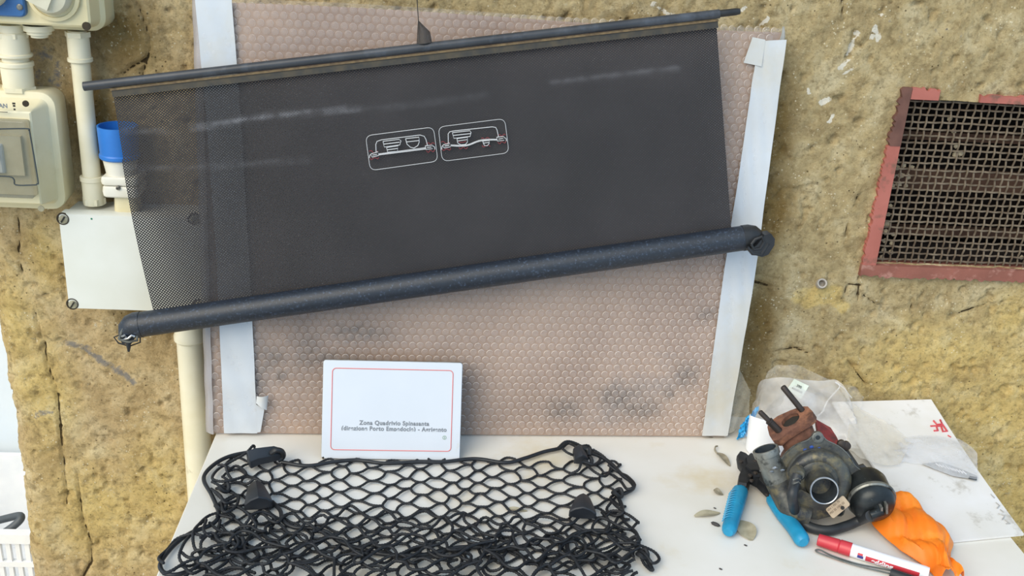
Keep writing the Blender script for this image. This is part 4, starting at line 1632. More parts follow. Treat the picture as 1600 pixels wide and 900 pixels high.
k1 = bell(T(399, 755, .024), T(404, 791, .016), .018, .039, .014, .022)
k2 = bell(T(911, 775, .024), T(910, 806, .018), .016, .039, .013, .020)
k3 = bell(T(440, 708, .018), T(388, 721, .014), .018, .024, .020, .024)
MB().tube(catmull([T(424, 708, .026), T(432, 703, .032), T(441, 706, .026), T(442, 714, .014), T(434, 719, .010)], 5), .0042, 8).build('hook', 'black', k3)
k4 = bell(T(902, 700, .020), T(908, 722, .012), .016, .022, .016, .018)
MB().tube(catmull([T(905, 700, .024), T(918, 702, .022), T(920, 712, .016)], 5), .004, 8).build('hook', 'black', k4)
for q in ((345, 790), (372, 848), (350, 762), (918, 720), (990, 846), (965, 770), (1004, 866)):
    p = T(q[0], q[1], .012)
    cpts = [p + V((math.cos(a_) * .007, math.sin(a_) * .008, .003 * math.sin(2 * a_))) for a_ in [t_ * .8 for t_ in range(9)]]
    MB().tube(catmull(cpts, 3), .0032, 7).build('knot', 'cord', net)

# ================================================================ TURBOCHARGER
C0 = pz(1276, 748, TZ + .066)
dC = depth(C0)
Mo = pd(1288, 767, dC - .058)
ax_ = (Mo - C0).normalized()
_, tu, tw = frame_from(ax_)            # tu ~ up, tw sideways
if tw.x < 0:
    tw = -tw
tc = empty('turbocharger', V((C0.x, C0.y, TZ)), 'dirty car turbocharger with rusty turbine flange and silver inlet', 'turbocharger')


def tp(r, ang, h):
    a = math.radians(ang)
    return C0 + ax_ * h + tw * (r * math.cos(a)) + tu * (r * math.sin(a))


# back plate with bolt lobes
lobes = (95, 12, -50, 175, 235)
poly = []
for k_ in range(120):
    a = k_ * 3
    r_ = .0575
    for lb in lobes:
        dlt = (a - lb + 180) % 360 - 180
        r_ += .0105 * math.exp(-(dlt / 9) ** 2)
    poly.append(tp(r_, a, -.010))
mb = MB()
mb.prism(poly, ax_ * .006)
bpl = mb.build('back_plate', 'cast', tc, 30)
MB().tube([p + ax_ * .006 for p in poly] + [poly[0] + ax_ * .006], .0009, 6, cap=False).build('plate_rim', 'castlight', bpl)
for lb in lobes:
    m = MB()
    m.lathe([(0, 0), (.0052, 0), (.0052, .003), (0, .003)], tp(.061, lb, -.005), ax_, 6)
    m.build('bolt', 'actuator', tc, 0)
# volute
vs_pts, vs_r = [], []
for k_ in range(49):
    t_ = k_ / 48
    a = 200 - 345 * t_
    r2 = .0095 + .0085 * t_
    vs_pts.append(tp(.0330 + .003 * t_, a, .006))
    vs_r.append(r2)
mb = MB()
mb.tube(vs_pts, vs_r, 16)
mb.build('volute', 'cast', tc, 60)
mb = MB()
mb.lathe([(.046, -.008), (.046, .004), (.040, .012), (.030, .017), (.026, .022), (0, .022)], C0, ax_, 40)
mb.build('front_cover', 'cast', tc)
# inlet pipe
mb = MB()
Lm = (Mo - C0).length
mb.lathe([(.0260, .010), (.0205, .026), (.0190, Lm - .004), (.0196, Lm - .003), (.0196, Lm - .0005), (.0188, Lm)], C0, ax_, 40)
ip = mb.build('inlet_pipe', 'cast', tc)
mb = MB()
mb.lathe([(.0198, Lm - .003), (.0200, Lm - .0002), (.0193, Lm + .0006), (.0180, Lm + .0002)], C0, ax_, 40)
mb.build('inlet_rim', 'alu', ip)
mb = MB()
mb.lathe([(.0182, Lm + .0001), (.0176, Lm - .03), (.0145, Lm - .042), (0, Lm - .042)], C0, ax_, 40)
mb.build('inlet_bore', 'inner', ip, 60, fixn=False)
m = MB()
m.lathe([(.003, 0), (.003, .006), (.0018, .008), (0, .008)], C0 + ax_ * (Lm - .042) + tw * -.006 + tu * .006, ax_, 10)
m.build('impeller_nut', 'castlight', ip)
m = MB()
for k_ in range(7):
    a = k_ * 360 / 7
    p0 = C0 + ax_ * (Lm - .0415)
    d_ = tw * math.cos(math.radians(a)) + tu * math.sin(math.radians(a))
    m.box(p0 + d_ * .008, (.010, .0012, .006), d_, d_.cross(ax_), ax_)
m.build('impeller_blades', 'castlight', ip, 0)

# outlet elbow
em = pz(1196, 702, TZ + .098)
de = depth(em)
el = [em, pd(1203, 722, de + .002), pd(1213, 745, de + .006), pd(1226, 772, de + .004), pd(1240, 795, de - .010), pd(1262, 803, de - .012)]
el = catmull(el, 5)
er = [.0172] * 6 + [.0175, .018, .0185, .019, .0195] + [.0195] * (len(el) - 11)
nE = len(el)
mb = MB()
mb.tube(el[:12], er[:12], 24, cap=False)
eo = mb.build('outlet_pipe', 'castlight', tc, 60)
mb = MB()
mb.tube(el[11:], er[11:], 24)
mb.build('outlet_elbow', 'cast', tc, 60)
ea = (el[0] - el[1]).normalized()
mb = MB()
mb.lathe([(.0172, -.010), (.0194, -.009), (.0197, -.002), (.0192, .001), (.0178, .0016), (.0160, .0008)], em, ea, 28)
mb.build('outlet_lip', 'castlight', eo)
mb = MB()
mb.lathe([(.0165, .0006), (.0160, -.02), (.0158, -.040), (0, -.040)], em, ea, 28)
mb.build('outlet_bore', 'inner', eo, 60, fixn=False)
for q, sz in (((1211, 731), .004), ((1222, 735), .003), ((1206, 737), .003)):
    rock(pd(q[0], q[1], de - .016), sz, q[0], (1.4, .5, .7)).build('cast_scar', 'alu', eo, 0)

# turbine side: rusty housing behind
tcx = C0 - ax_ * .055
mb = MB()
mb.lathe([(0, -.095), (.030, -.095), (.036, -.085), (.045, -.07), (.047, -.05), (.044, -.03), (.036, -.022), (.034, -.008)], C0, ax_, 36)
mb.build('turbine_housing', 'rust', tc, 60)
fn = V((-.62, -.02, .78)).normalized()
f1 = V((.78, 0, .62))
f1 = (f1 - fn * f1.dot(fn)).normalized()
f2 = fn.cross(f1)
if f2.y > 0:
    f2 = -f2
fc = pd(1235, 662, dC + .040)


def fpt(a, b, h=0.0):
    return fc + f1 * a + f2 * b + fn * h


def fpix(x, y, h=0.0):
    return pplane(x, y, fc + fn * h, fn)


outl = [fpix(*q) for q in ((1199, 668), (1200, 661), (1215, 650), (1235, 641), (1252, 635), (1262, 635), (1270, 643), (1270, 650), (1262, 657), (1246, 666), (1228, 678), (1216, 688), (1207, 688), (1202, 680))]
mb = MB()
# flange as rings round an oval hole
hc = fpix(1235, 656)
hole = []
cen = sum(outl, V((0, 0, 0))) / len(outl)
for p in outl:
    d_ = p - hc
    a = math.atan2(d_.dot(f2), d_.dot(f1))
    hole.append(hc + f1 * (.0150 * math.cos(a)) + f2 * (.0135 * math.sin(a)))
nO = len(outl)
vs = outl + [p - fn * .012 for p in outl] + hole + [p - fn * .012 for p in hole]
fs = []
for i in range(nO):
    j = (i + 1) % nO
    fs += [(i, j, nO + j, nO + i), (i, 2 * nO + i, 2 * nO + j, j), (2 * nO + i, 3 * nO + i, 3 * nO + j, 2 * nO + j), (nO + i, nO + j, 3 * nO + j, 3 * nO + i)]
mb.add(vs, fs)
flg = mb.build('turbine_flange', 'rust', tc, 30)
mb = MB()
mb.prism([p - fn * .006 for p in hole], -fn * .002)
mb.build('flange_bore', 'slot', flg, 0)
# neck joining flange and housing
base = C0 - ax_ * .05
rg = []
for t_ in (0, .25, .5, .75, 1):
    c = (cen - fn * .012).lerp(base, t_)
    k_ = 1 - .12 * math.sin(t_ * math.pi)
    rg.append([c + (p - cen) * (.74 * k_ + .16 * t_) + tw * (0) for p in outl])
mb = MB()
mb.rings(rg)
mb.build('turbine_neck', 'rust', tc, 60)
# studs
s1 = fpix(1253, 641)
s2 = fpix(1217, 673)
d1 = pd(1223, 604, depth(s1) - .004) - s1
d2 = pd(1187, 643, depth(s2) - .004) - s2
mb = MB()
mb.tube([s1 - d1 * .1, s1 + d1 * .5, s1 + d1 * .97, s1 + d1], [.0046, .0046, .0046, .0036], 12)
mb.build('stud', 'stud', tc)
mb = MB()
mb.tube([s2 - d2 * .2, s2 + d2 * .45, s2 + d2 * .47, s2 + d2 * .52, s2 + d2 * .53, s2 + d2 * .97, s2 + d2], [.0055, .0055, .0062, .0062, .0040, .0040, .0032], 12)
mb.build('stud', 'stud', tc)
# red painted heat shield plate at the back
dr = dC + .050
P = [pd(1275, 655, dr + .02), pd(1298, 668, dr + .015), pd(1307, 682, dr + .01), pd(1318, 705, dr - .01), pd(1300, 712, dr - .015), pd(1280, 690, dr)]
mb = MB()
mb.prism(P, (P[1] - P[0]).cross(P[3] - P[0]).normalized() * .005)
tag(mb.build('heat_shield', 'darkred', tc, 0), 'dark red plate behind the housing')
# raised cast marks and blue paint dabs on the plate
for q in ((1258, 703), (1268, 699), (1280, 702), (1262, 709), (1272, 707)):
    c = pplane(q[0], q[1], C0 + ax_ * -.0036, ax_)
    rock(c, .0040, q[0] + q[1], (1.1, .5, .8)).build('paint_dab', 'bluepaint', tc, 0)
mb = MB()
mb.lathe([(.0085, -.011), (.0085, -.0035), (.0068, -.003), (.0035, -.003), (.0032, -.0045), (0, -.0045)], tp(.0615, 95, .002), ax_, 18)
mb.build('oil_boss', 'castlight', tc)
# wastegate arm and bracket
dA = dC + .012
mb = MB()
mb.tube([pd(1313, 692, dA + .015), pd(1320, 705, dA + .008), pd(1331, 722, dA), pd(1340, 734, dA - .004)], [.005, .0055, .0062, .0055], 8)
mb.build('wastegate_arm', 'black', tc)
for q in ((1315, 694), (1322, 696)):
    m = MB()
    m.lathe([(.0065, -.004), (.0065, .004), (.003, .005), (0, .005)], pd(q[0], q[1], dA + .004), ax_, 14)
    m.build('arm_eye', 'stud', tc)
# actuator can
a0 = pz(1351, 752, TZ + .060)
a1 = pd(1367, 795, depth(a0) - .046)
aa = (a1 - a0).normalized()
La = (a1 - a0).length
m = MB()
m.lathe([(0, -.006), (.020, -.006), (.027, -.002), (.0305, .006), (.0315, La * .55), (.0315, La * .62)], a0, aa, 36)
ac = m.build('actuator_can', 'actuator', tc)
m = MB()
m.lathe([(.0315, La * .60), (.0345, La * .62), (.0350, La * .70), (.0335, La * .74), (.0315, La * .74)], a0, aa, 36)
m.build('crimp_band', 'castlight', ac)
m = MB()
m.lathe([(.0325, La * .72), (.0315, La * .86), (.027, La * 1.0), (.016, La * 1.10), (0, La * 1.12)], a0, aa, 36)
m.build('actuator_dome', 'actuator', ac)
nz0 = pd(1374, 801, depth(a1) - .012)
nz1 = pd(1360, 806, depth(a1) - .012)
m = MB()
m.tube([pd(1370, 790, depth(a1) - .004), nz0, nz1], [.0085, .0085, .0065], 12)
m.build('nipple', 'actuator', ac)
for q in ((1376, 797), (1384, 793)):
    m = MB()
    m.box(pd(q[0], q[1], depth(a1) - .014), (.003, .01, .016), V((1, 0, .2)).normalized(), V((0, 1, 0)), V((-.2, 0, 1)).normalized())
    m.build('clamp_ear', 'castlight', ac, 0)
P = [pd(1342, 728, dA), pd(1350, 726, dA), pd(1362, 738, dA - .006), pd(1376, 756, dA - .014), pd(1366, 752, dA - .008), pd(1350, 744, dA - .002)]
m = MB()
m.prism(P, -ax_ * .006)
m.build('actuator_bracket', 'black', tc, 0)
# hose
hz = [pd(1246, 742, dC - .046), pd(1241, 758, dC - .050), pd(1238, 778, dC - .054)]
hz += [T(1245, 806, .016), T(1262, 822, .010), T(1292, 829, .009), T(1322, 822, .012), T(1345, 812, .022), nz1]
mb = MB()
mb.tube(catmull(hz, 7), .0074, 14)
tag(mb.build('vacuum_hose', 'hose', tc), 'curved black rubber hose')
for dy in (0, 6):
    m = MB()
    m.tube([pd(1239, 750 + dy, dC - .059), pd(1248, 747 + dy, dC - .061), pd(1251, 750 + dy, dC - .058)], .0011, 6)
    m.build('hose_clip', 'castlight', tc)
m = MB()
m.lathe([(0, 0), (.0115, 0), (.010, .010), (.007, .016), (0, .016)], pd(1246, 738, dC - .030), ax_, 16)
m.build('hose_barb', 'cast', tc)
# lower casting + label plate
P = [pd(1228, 770, dC - .02), pd(1252, 765, dC - .03), pd(1300, 790, dC - .03), pd(1302, 806, dC - .02), pd(1278, 812, dC - .015), pd(1248, 808, dC - .012)]
mb = MB()
mb.prism(P, (C0 - CAM).normalized() * .03)
mb.build('lower_casting', 'cast', tc, 25)
lp0 = dC - .050
lk = [pd(1289, 796, lp0 - .002), pd(1316.5, 773.6, lp0 + .002), pd(1330, 788, lp0), pd(1302, 811, lp0 - .004)]
lc = sum(lk, V((0, 0, 0))) / 4
lx = (lk[1] - lk[0]).normalized()
ly = (lk[1] - lk[2])
ly = (ly - lx * ly.dot(lx)).normalized()
ln = lx.cross(ly)
if ln.dot(CAM - lc) < 0:
    ln = -ln
mb = MB()
plate(mb, lc, (lk[1] - lk[0]).length, (lk[1] - lk[2]).length * .97, [(0, -.001), (0, .0004), (.0004, .0008)], .003, lx, ly, ln, 4)
lpo = mb.build('label_plate', 'plate', tc, 30)
tag(lpo, 'tan metal label plate')
text_mesh('454 1 F01 75', .0042, lc - lx * .0155 + ly * .004 + ln * .001, lx, ly, 0, 'LEFT', .0002).build('stamp', 'plateprint', lpo, 0)
text_mesh('P03 35 1002 02', .0042, lc - lx * .0155 - ly * .0015 + ln * .001, lx, ly, 0, 'LEFT', .0002).build('stamp', 'plateprint', lpo, 0)
m = MB()
m.lathe([(0, 0), (.0028, 0), (.0028, .001), (.0018, .0012), (.0012, .0006), (0, .0006)], lc + lx * .004 - ly * .0045 + ln * .0008, ln, 14)
m.build('rivet', 'slot', lpo)

# ================================================================ PLIERS
pl = empty('pliers', T(1195, 780), 'open crimping pliers with black jaws and blue handles', 'pliers')


def slab(pts, h0, th, name, m_, parent, ang=0, bev=.25):
    """flat shape lying above the table with slightly chamfered top"""
    b = [T(x, y, h0) for x, y in pts]
    c = sum(b, V((0, 0, 0))) / len(b)
    rg = [[c.lerp(p, .96) for p in b], [p + V((0, 0, th * .2)) for p in b], [p + V((0, 0, th * .75)) for p in b], [c.lerp(p, 1 - bev * .4) + V((0, 0, th)) for p in b]]
    m = MB()
    m.rings(rg)
    return m.build(name, m_, parent, ang or 25)


def handle(pts, widths, h, th, name, m_):
    P = catmull([T(x, y, h) for x, y in pts], 6)
    n = len(P)
    ws = [widths[0] + (widths[-1] - widths[0]) * i / (n - 1) for i in range(n)]
    ws[0] *= .85
    ws[-1] *= .6
    ws[-2] *= .9
    m = MB()
    m.tube(P, ws, 14, flat=1.0, hint=V((0, 0, 1)))
    # flatten a little towards the table
    for i, v_ in enumerate(m.v):
        v_.z = TZ + h + (v_.z - TZ - h) * th
    return m.build(name, m_, pl, 50)


slab([(1150, 720), (1155, 713), (1163, 716), (1170, 722), (1168, 732), (1178, 742), (1188, 752), (1180, 756), (1170, 746), (1158, 740), (1152, 732)], .014, .012, 'jaw', 'jaw', pl)
slab([(1164, 722), (1172, 714), (1184, 720), (1189, 728), (1182, 734), (1181, 742), (1186, 752), (1176, 752), (1168, 738)], .020, .010, 'jaw', 'jaw', pl)
slab([(1168, 734), (1180, 732), (1186, 744), (1184, 752), (1170, 752), (1162, 744)], .012, .020, 'pivot_plate', 'jaw', pl)
slab([(1158, 742), (1176, 748), (1172, 756), (1170, 766), (1164, 772), (1150, 770), (1152, 756)], .010, .018, 'shank', 'jaw', pl)
slab([(1176, 746), (1188, 750), (1200, 762), (1208, 776), (1204, 784), (1194, 774), (1182, 762), (1170, 756)], .010, .016, 'shank', 'jaw', pl)
for q in ((1172, 744), (1180, 740), (1174, 752), (1198, 774), (1158, 722), (1180, 722)):
    m = MB()
    m.lathe([(0, 0), (.0034, 0), (.0034, .002), (.002, .003), (0, .003)], T(q[0], q[1], .030), V((0, 0, 1)), 12)
    m.build('rivet', 'stud', pl)
handle([(1157, 766), (1151, 788), (1145, 808), (1138, 832)], [.0125, .0108], .0125, 1.0, 'handle', 'grip')
handle([(1206, 778), (1222, 802), (1240, 824), (1256, 848)], [.0105, .0115], .0125, 1.0, 'handle', 'grip')
for i in range(12):
    t_ = i / 11
    x, y = 1150.5 - 10 * t_, 775 + 42 * t_
    p = T(x - 3, y, .0125)
    m = MB()
    m.tube([p + V((-.0095, -.001, .003)), p + V((-.006, 0, .0095)), p + V((0, 0, .0118)), p + V((.006, 0, .0105))], .0009, 5)
    m.build('grip_rib', 'grip', pl)

# ================================================================ MARKER, TWEEZERS
mk0, mk1 = T(1278, 843, .0105), T(1452, 897, .0105)
md_ = (mk1 - mk0).normalized()
Lk = (mk1 - mk0).length
mkr = empty('marker_pen', T(1360, 869), 'white marker pen with a red cap lying in front of the turbocharger', 'marker')
kk1 = (T(1330, 859, .0105) - mk0).length
kk0 = (T(1311, 853, .0105) - mk0).length
m = MB()
m.lathe([(0, 0), (.0078, 0), (.0086, .001), (.0096, kk0 - .001), (.0088, kk0)], mk0, md_, 24)
m.lathe([(.0088, kk0), (.0099, kk0 + .0015), (.0100, kk1), (0, kk1)], mk0, md_, 24)
tag(m.build('cap', 'mred', mkr), 'red cap')
m = MB()
m.lathe([(.0094, kk1 - .002), (.0094, Lk - .006), (.0088, Lk - .001), (0, Lk)], mk0, md_, 24)
bar_ = m.build('barrel', 'mwhite', mkr)
# printed band and lettering wrapped on the side facing the viewer
mt = (CAM - (mk0 + md_ * Lk * .6)).normalized()
mt = (mt - md_ * mt.dot(md_)).normalized()
side = md_.cross(mt)
if side.z < 0:
    side = -side


def wrapm(a, b, off=.0002):
    """a along pen, b around (positive up)"""
    th = b / .0094
    return mk0 + md_ * a + (mt * math.cos(th) + side * math.sin(th)) * (.0094 + off)


ab = kk1 + .021
m = MB()
m.sheet(lambda u, v: wrapm(ab + u * (Lk - .012 - ab), -.0105 + v * .0085, .0002), 20, 8)
m.build('red_band', 'mred', bar_, 60)
m = MB()
m.sheet(lambda u, v: wrapm(ab - .011 + u * .008, -.0085 + v * .0045, .0003), 4, 4)
m.build('logo_square', 'mblue', bar_, 60)
m = MB()
m.sheet(lambda u, v: wrapm(ab - .011 + u * .007, -.0038 + v * .0030, .0003), 4, 4)
m.build('logo_square', 'mred', bar_, 60)
tm_ = text_mesh('edding', .0088, V((0, 0, 0)), V((1, 0, 0)), V((0, 1, 0)), .00035, 'LEFT', .0)
m = MB()
m.add([wrapm(ab + .008 + p.x * 1.25, -.0092 + p.y, .0005) for p in tm_.v], tm_.f)
m.build('lettering', 'mwhite', bar_, 0)
tw_ = empty('tweezers', T(1360, 882), 'thin steel tweezers with a dark grip lying below the marker', 'tweezers')
up_ = [(1274, 860), (1281, 859), (1300, 868), (1340, 881), (1392, 891)]
lw_ = [(1274, 860), (1280, 864), (1300, 871), (1340, 884), (1390, 896)]
MB().tube(catmull([T(x, y, .004) for x, y in up_], 5), .0013, 6).build('arm', 'wire', tw_)
MB().tube(catmull([T(x, y, .003) for x, y in lw_], 5), .0013, 6).build('arm', 'wire', tw_)
m = MB()
m.tube([T(1391, 895, .007), T(1422, 906, .007), T(1452, 916, .007)], [.0066, .0068, .006], 12)
tag(m.build('grip', 'blackmatte', tw_), 'dark grey grip')

# ================================================================ WHITE PANEL on the table
pn = empty('white_panel', T(1500, 800), 'large scuffed white sheet lying on the right end of the table', 'panel')
c_br, c_fr = px(1455, 624, -.030), T(1600, 834, .0045)
c_fl = T(1450, 849, .0045)
c_bl = px(1300, 628, -.030)


def pan(a, b, h=0.0):
    p = c_bl.lerp(c_br, a).lerp(c_fl.lerp(c_fr, a), b)
    return p + V((0, 0, h + .004 * math.sin(b * math.pi) * -1 + .002 * math.sin(a * 5) * b * (1 - b)))


m = MB()
m.sheet(lambda a, b: pan(a, b), 24, 24, .0035, V((0, 0, -1)))
m.build('sheet', 'panel', pn, 40)
pn_n = (c_br - c_bl).cross(c_fl - c_bl).normalized()
if pn_n.z < 0:
    pn_n = -pn_n


def pp(x, y, h=.0008):
    q = pplane(x, y, c_bl.lerp(c_fr, .5) + V((0, 0, -.003)), pn_n)
    # settle on the sagging sheet: local search in height
    for _ in range(6):
        best = None
        q2 = q
        # bilinear inverse by projection
        e1, e2 = c_br - c_bl, c_fl - c_bl
        w_ = q2 - c_bl
        a11, a12, a22 = e1.dot(e1), e1.dot(e2), e2.dot(e2)
        det = a11 * a22 - a12 * a12
        a = (w_.dot(e1) * a22 - w_.dot(e2) * a12) / det
        b = (w_.dot(e2) * a11 - w_.dot(e1) * a12) / det
        tgt = pan(min(max(a, 0), 1), min(max(b, 0), 1), h)
        q = pplane(x, y, tgt, pn_n)
    return q


# red printed glyphs
m = MB()
for pts in ([(522, 197), (548, 196), (556, 218), (538, 219)], [(536, 172), (552, 190), (576, 187), (567, 168)], [(548, 198), (578, 194)], [(576, 187), (600, 221), (580, 223), (572, 200)]):
    m.tube([pp(1280 + a_ / 3, 600 + b_ / 3) for a_, b_ in pts], .0017, 5)
m.tube([pp(1481, 680), pp(1486, 683)], .001, 5)
m.build('red_print', 'panelred', pn, 60)
m = MB()
for pts in ([(1556, 785), (1562, 790), (1558, 794)], [(1563, 796), (1568, 800)], [(1560, 802), (1570, 806), (1566, 812)], [(1570, 812), (1578, 818), (1572, 818)], [(1548, 772), (1554, 778)]):
    m.tube([pp(*q) for q in pts], .0008, 5)
m.build('grey_print', 'panelgrey', pn, 60)

# ================================================================ CLEAR PLASTIC
def crumple(a, b, s, k):
    return k * (1.2 * abs(math.sin(a * 7 + b * 3 + s)) + 1.0 * abs(math.sin(a * 5 - b * 8 + s * 2)) + .7 * abs(math.sin(a * 15 + b * 11 + s)) - 1.4 + .4 * math.sin(a * 29 - b * 23 + s * 3))


bag = empty('plastic_bag', T(1240, 690), 'crumpled clear plastic bag standing behind the turbocharger', 'bag')
# back outline points (top rim) and base
top = [(1178, 640, .075), (1184, 602, .105), (1205, 594, .115), (1240, 592, .115), (1275, 596, .112), (1308, 596, .108), (1326, 618, .09), (1334, 660, .060)]
Dg = depth(T(1240, 672))
tops = [pd(x, y, Dg - .00 + .010 * math.sin(i * 1.7)) for i, (x, y, h) in enumerate(top)]
bots = [T(1166, 712, .002), T(1180, 716, .002), T(1200, 712, .002), T(1232, 704, .002), T(1268, 700, .002), T(1300, 700, .008), T(1330, 702, .014), T(1350, 700, .016)]


def ipl(P, t):
    return catmull_at(P, t)


def catmull_at(P, t):
    k_ = t * (len(P) - 1)
    i = min(int(k_), len(P) - 2)
    f_ = k_ - i
    p0, p1, p2, p3 = P[max(i - 1, 0)], P[i], P[i + 1], P[min(i + 2, len(P) - 1)]
    return .5 * ((2 * p1) + (p2 - p0) * f_ + (2 * p0 - 5 * p1 + 4 * p2 - p3) * f_ * f_ + (3 * p1 - p0 - 3 * p2 + p3) * f_ ** 3)


m = MB()
m.sheet(lambda a, b: catmull_at(tops, a).lerp(catmull_at(bots, a), b) + V((0, -.012 * math.sin(b * math.pi), 0)) + V((crumple(a, b, 1, .002), crumple(a, b, 2.2, .004), crumple(a, b, 3.1, .0025))), 40, 24)
m.build('front_layer', 'bag', bag, 25)
topb = [px(1196, 590, -.060), px(1205, 578, -.050), px(1225, 570, -.045), px(1252, 575, -.045), px(1285, 592, -.040), px(1330, 604, -.040), px(1350, 622, -.040)]
m = MB()
m.sheet(lambda a, b: catmull_at(topb, a).lerp(catmull_at(bots, a) + V((0, .035, .004)), b) + V((crumple(a, b, 5, .002), crumple(a, b, 6.2, .004), crumple(a, b, 7.1, .003))), 36, 20)
m.build('back_layer', film_mat('clear_bag_back', '#e9e4da', .10, .12, .4, 30, .006, .30), bag, 25)
# torn rim: milky folded edge
rim = [pd(x, y, Dg - .004) for x, y in ((1305, 597), (1312, 604), (1300, 618), (1292, 628), (1286, 642), (1278, 650))]
MB().tube(catmull(rim, 5), .0014, 6).build('torn_rim', 'bag', bag)
rim = [pd(x, y, Dg - .002) for x, y in ((1305, 597), (1318, 606), (1326, 616), (1331, 622))]
MB().tube(catmull(rim, 5), .0013, 6).build('torn_rim', 'bag', bag)
lb_d = Dg - .020
lc2 = pd(1243, 609, lb_d)
q0, q1, q2, q3 = (pd(1241, 592, lb_d), pd(1264, 603, lb_d), pd(1251, 624, lb_d + .002), pd(1230, 608, lb_d + .002))
m = MB()
m.prism([q0, q1, q2, q3], (q1 - q0).cross(q3 - q0).normalized() * .0006)
lab = m.build('paper_label', 'mark', bag, 0)
tag(lab, 'pale green paper label')
lxx = (q1 - q0).normalized()
lyy = (q0 - q3)
lyy = (lyy - lxx * lyy.dot(lxx)).normalized()
nn = lxx.cross(lyy)
o2 = (q0 + q1 + q2 + q3) / 4
text_mesh('390', .0062, o2 + lyy * .002 + nn * .0015, lxx, lyy, .0001, 'CENTER', .0002).build('print', 'ink', lab, 0)
m = MB()
for k_ in range(9):
    m.box(o2 - lyy * .0035 + lxx * (-.0085 + k_ * .0021) + nn * .0012, (.0012, .0022 + .0008 * (k_ % 3), .0004), lxx, lyy, nn)
m.build('print', 'ink', lab, 0)
# loose film spread from the bag over the white panel
film = MB()
F0 = [pp(1330, 632, .010), pp(1365, 650, .008), pp(1395, 668, .007), pp(1425, 690, .006)]
F1 = [pp(1322, 700, .012), pp(1345, 716, .010), pp(1375, 726, .007), pp(1405, 728, .006)]
film.sheet(lambda a, b: catmull_at(F0, a).lerp(catmull_at(F1, a), b) + V((0, 0, abs(crumple(a, b, 4, .0022)))), 26, 16)
film.build('loose_flap', film_mat('loose_film', '#e9e2d4', .25, .12, .4, 40, .005, .5), bag, 25)
# clear pouch with a printed label on the panel
pc = empty('clear_pouch', pp(1460, 715), 'small clear plastic pouch with a grey printed label on the white sheet', 'pouch')
Q = [pp(1392, 706, .003), pp(1412, 680, .008), pp(1496, 688, .003), pp(1528, 706, .003), pp(1526, 750, .003), pp(1440, 726, .004)]
Q0 = [pp(1370, 712, .003), pp(1400, 690, .005), pp(1440, 680, .004), pp(1496, 687, .004), pp(1527, 708, .003)]
Q1 = [pp(1400, 722, .003), pp(1425, 724, .004), pp(1450, 730, .004), pp(1490, 744, .004), pp(1527, 750, .003)]
m = MB()
m.sheet(lambda a, b: catmull_at(Q0, a).lerp(catmull_at(Q1, a), b) + V((0, 0, .004 * math.sin(a * math.pi) * math.sin(b * math.pi) + abs(crumple(a, b, 2, .0018)))), 30, 18)
m.build('film', 'pouch', pc, 25)
LBL = [pp(1440, 725, .0025), pp(1470, 722, .0025), pp(1500, 733, .0025), pp(1527, 744, .0025), pp(1526, 750, .0025), pp(1490, 744, .0025)]
m = MB()
m.prism(LBL, (0, 0, .0006))
lo = m.build('label_strip', 'panelgrey', pc, 0)
m = MB()
for k_ in range(9):
    t_ = k_ / 8
    a_, b_ = pp(1462 + 42 * t_, 724 + 12 * t_, .0036), pp(1468 + 42 * t_, 729 + 12 * t_, .0036)
    m.tube([a_, b_], .0011, 5)
m.build('barcode', 'mwhite', lo, 0)
m = MB()
m.prism([pp(*q, .0032) for q in ((1515, 744), (1527, 746), (1526, 751), (1513, 748))], (0, 0, .0006))
m.build('dark_corner', 'cable', lo, 0)

# curled white sheet, blue film
cs = MB()
ce = T(1203, 704)
rad = .040
hgt = .058


def curl(a, b):
    an = math.radians(150 + 170 * a)
    h = .001 + b * (hgt + .012 * math.sin(a * 3.0))
    return ce + V((rad * math.cos(an) * (1 + .06 * b), rad * .8 * math.sin(an), h))


cs.sheet(curl, 28, 8, .0012, V((0, 1, 0)))
tag(cs.build('curled_sheet', 'papercurl', None, 50), 'curled white plastic sheet between the pliers and the bag', 'sheet')
bf = MB()
b0 = T(1163, 682)


def bluef(a, b):
    p = T(1150 + 22 * a, 690 - 6 * a, 0)
    return p + V((.010 * b + crumple(a, b, 1.3, .0012), .012 * b + crumple(a, b, 2.7, .0025), .003 + (.026 + .026 * a) * b + abs(crumple(a, b, .4, .0008))))


bf.sheet(bluef, 14, 14, .0012, V((0, 1, 0)))
tag(bf.build('blue_film', 'bluefilm', None, 30), 'crumpled bright blue film beside the taped board corner', 'film')

# ================================================================ ORANGE CLOTH
oc_pts_l = [(1366, 770), (1374, 800), (1364, 820), (1378, 842), (1402, 860), (1432, 878), (1452, 896), (1470, 912)]
oc_pts_r = [(1384, 772), (1404, 786), (1430, 796), (1462, 818), (1484, 846), (1486, 868), (1494, 890), (1502, 912)]
hl = [.012, .026, .030, .010, .007, .006, .005, .004]
hr = [.022, .034, .030, .022, .016, .022, .012, .006]
OL = [T(x, y, .004) for (x, y) in oc_pts_l]
ORr = [T(x, y, .006) for (x, y) in oc_pts_r]


def cloth(a, b):
    p = catmull_at(OL, b).lerp(catmull_at(ORr, b), a)
    hm = .012 * math.sin(a * math.pi) * (1 - .4 * b) + .015 * abs(math.sin(a * 4.2 + b * 3.5)) + .011 * abs(math.sin(a * 3.1 - b * 9 + 1)) + .006 * abs(math.sin(a * 9 + b * 4)) + .002 * abs(math.sin(a * 23 + b * 31))
    edge = min(1, 5 * min(a, 1 - a) + .25) * min(1, .3 + 4 * b) * .8
    return p + V((.003 * math.sin(b * 17 + a * 4), 0, hm * edge))


m = MB()
m.sheet(cloth, 46, 70, .0012, V((0, 0, -1)))
tag(m.build('orange_cloth', 'orange', None, 28), 'crumpled bright orange cloth beside the marker pen', 'cloth')

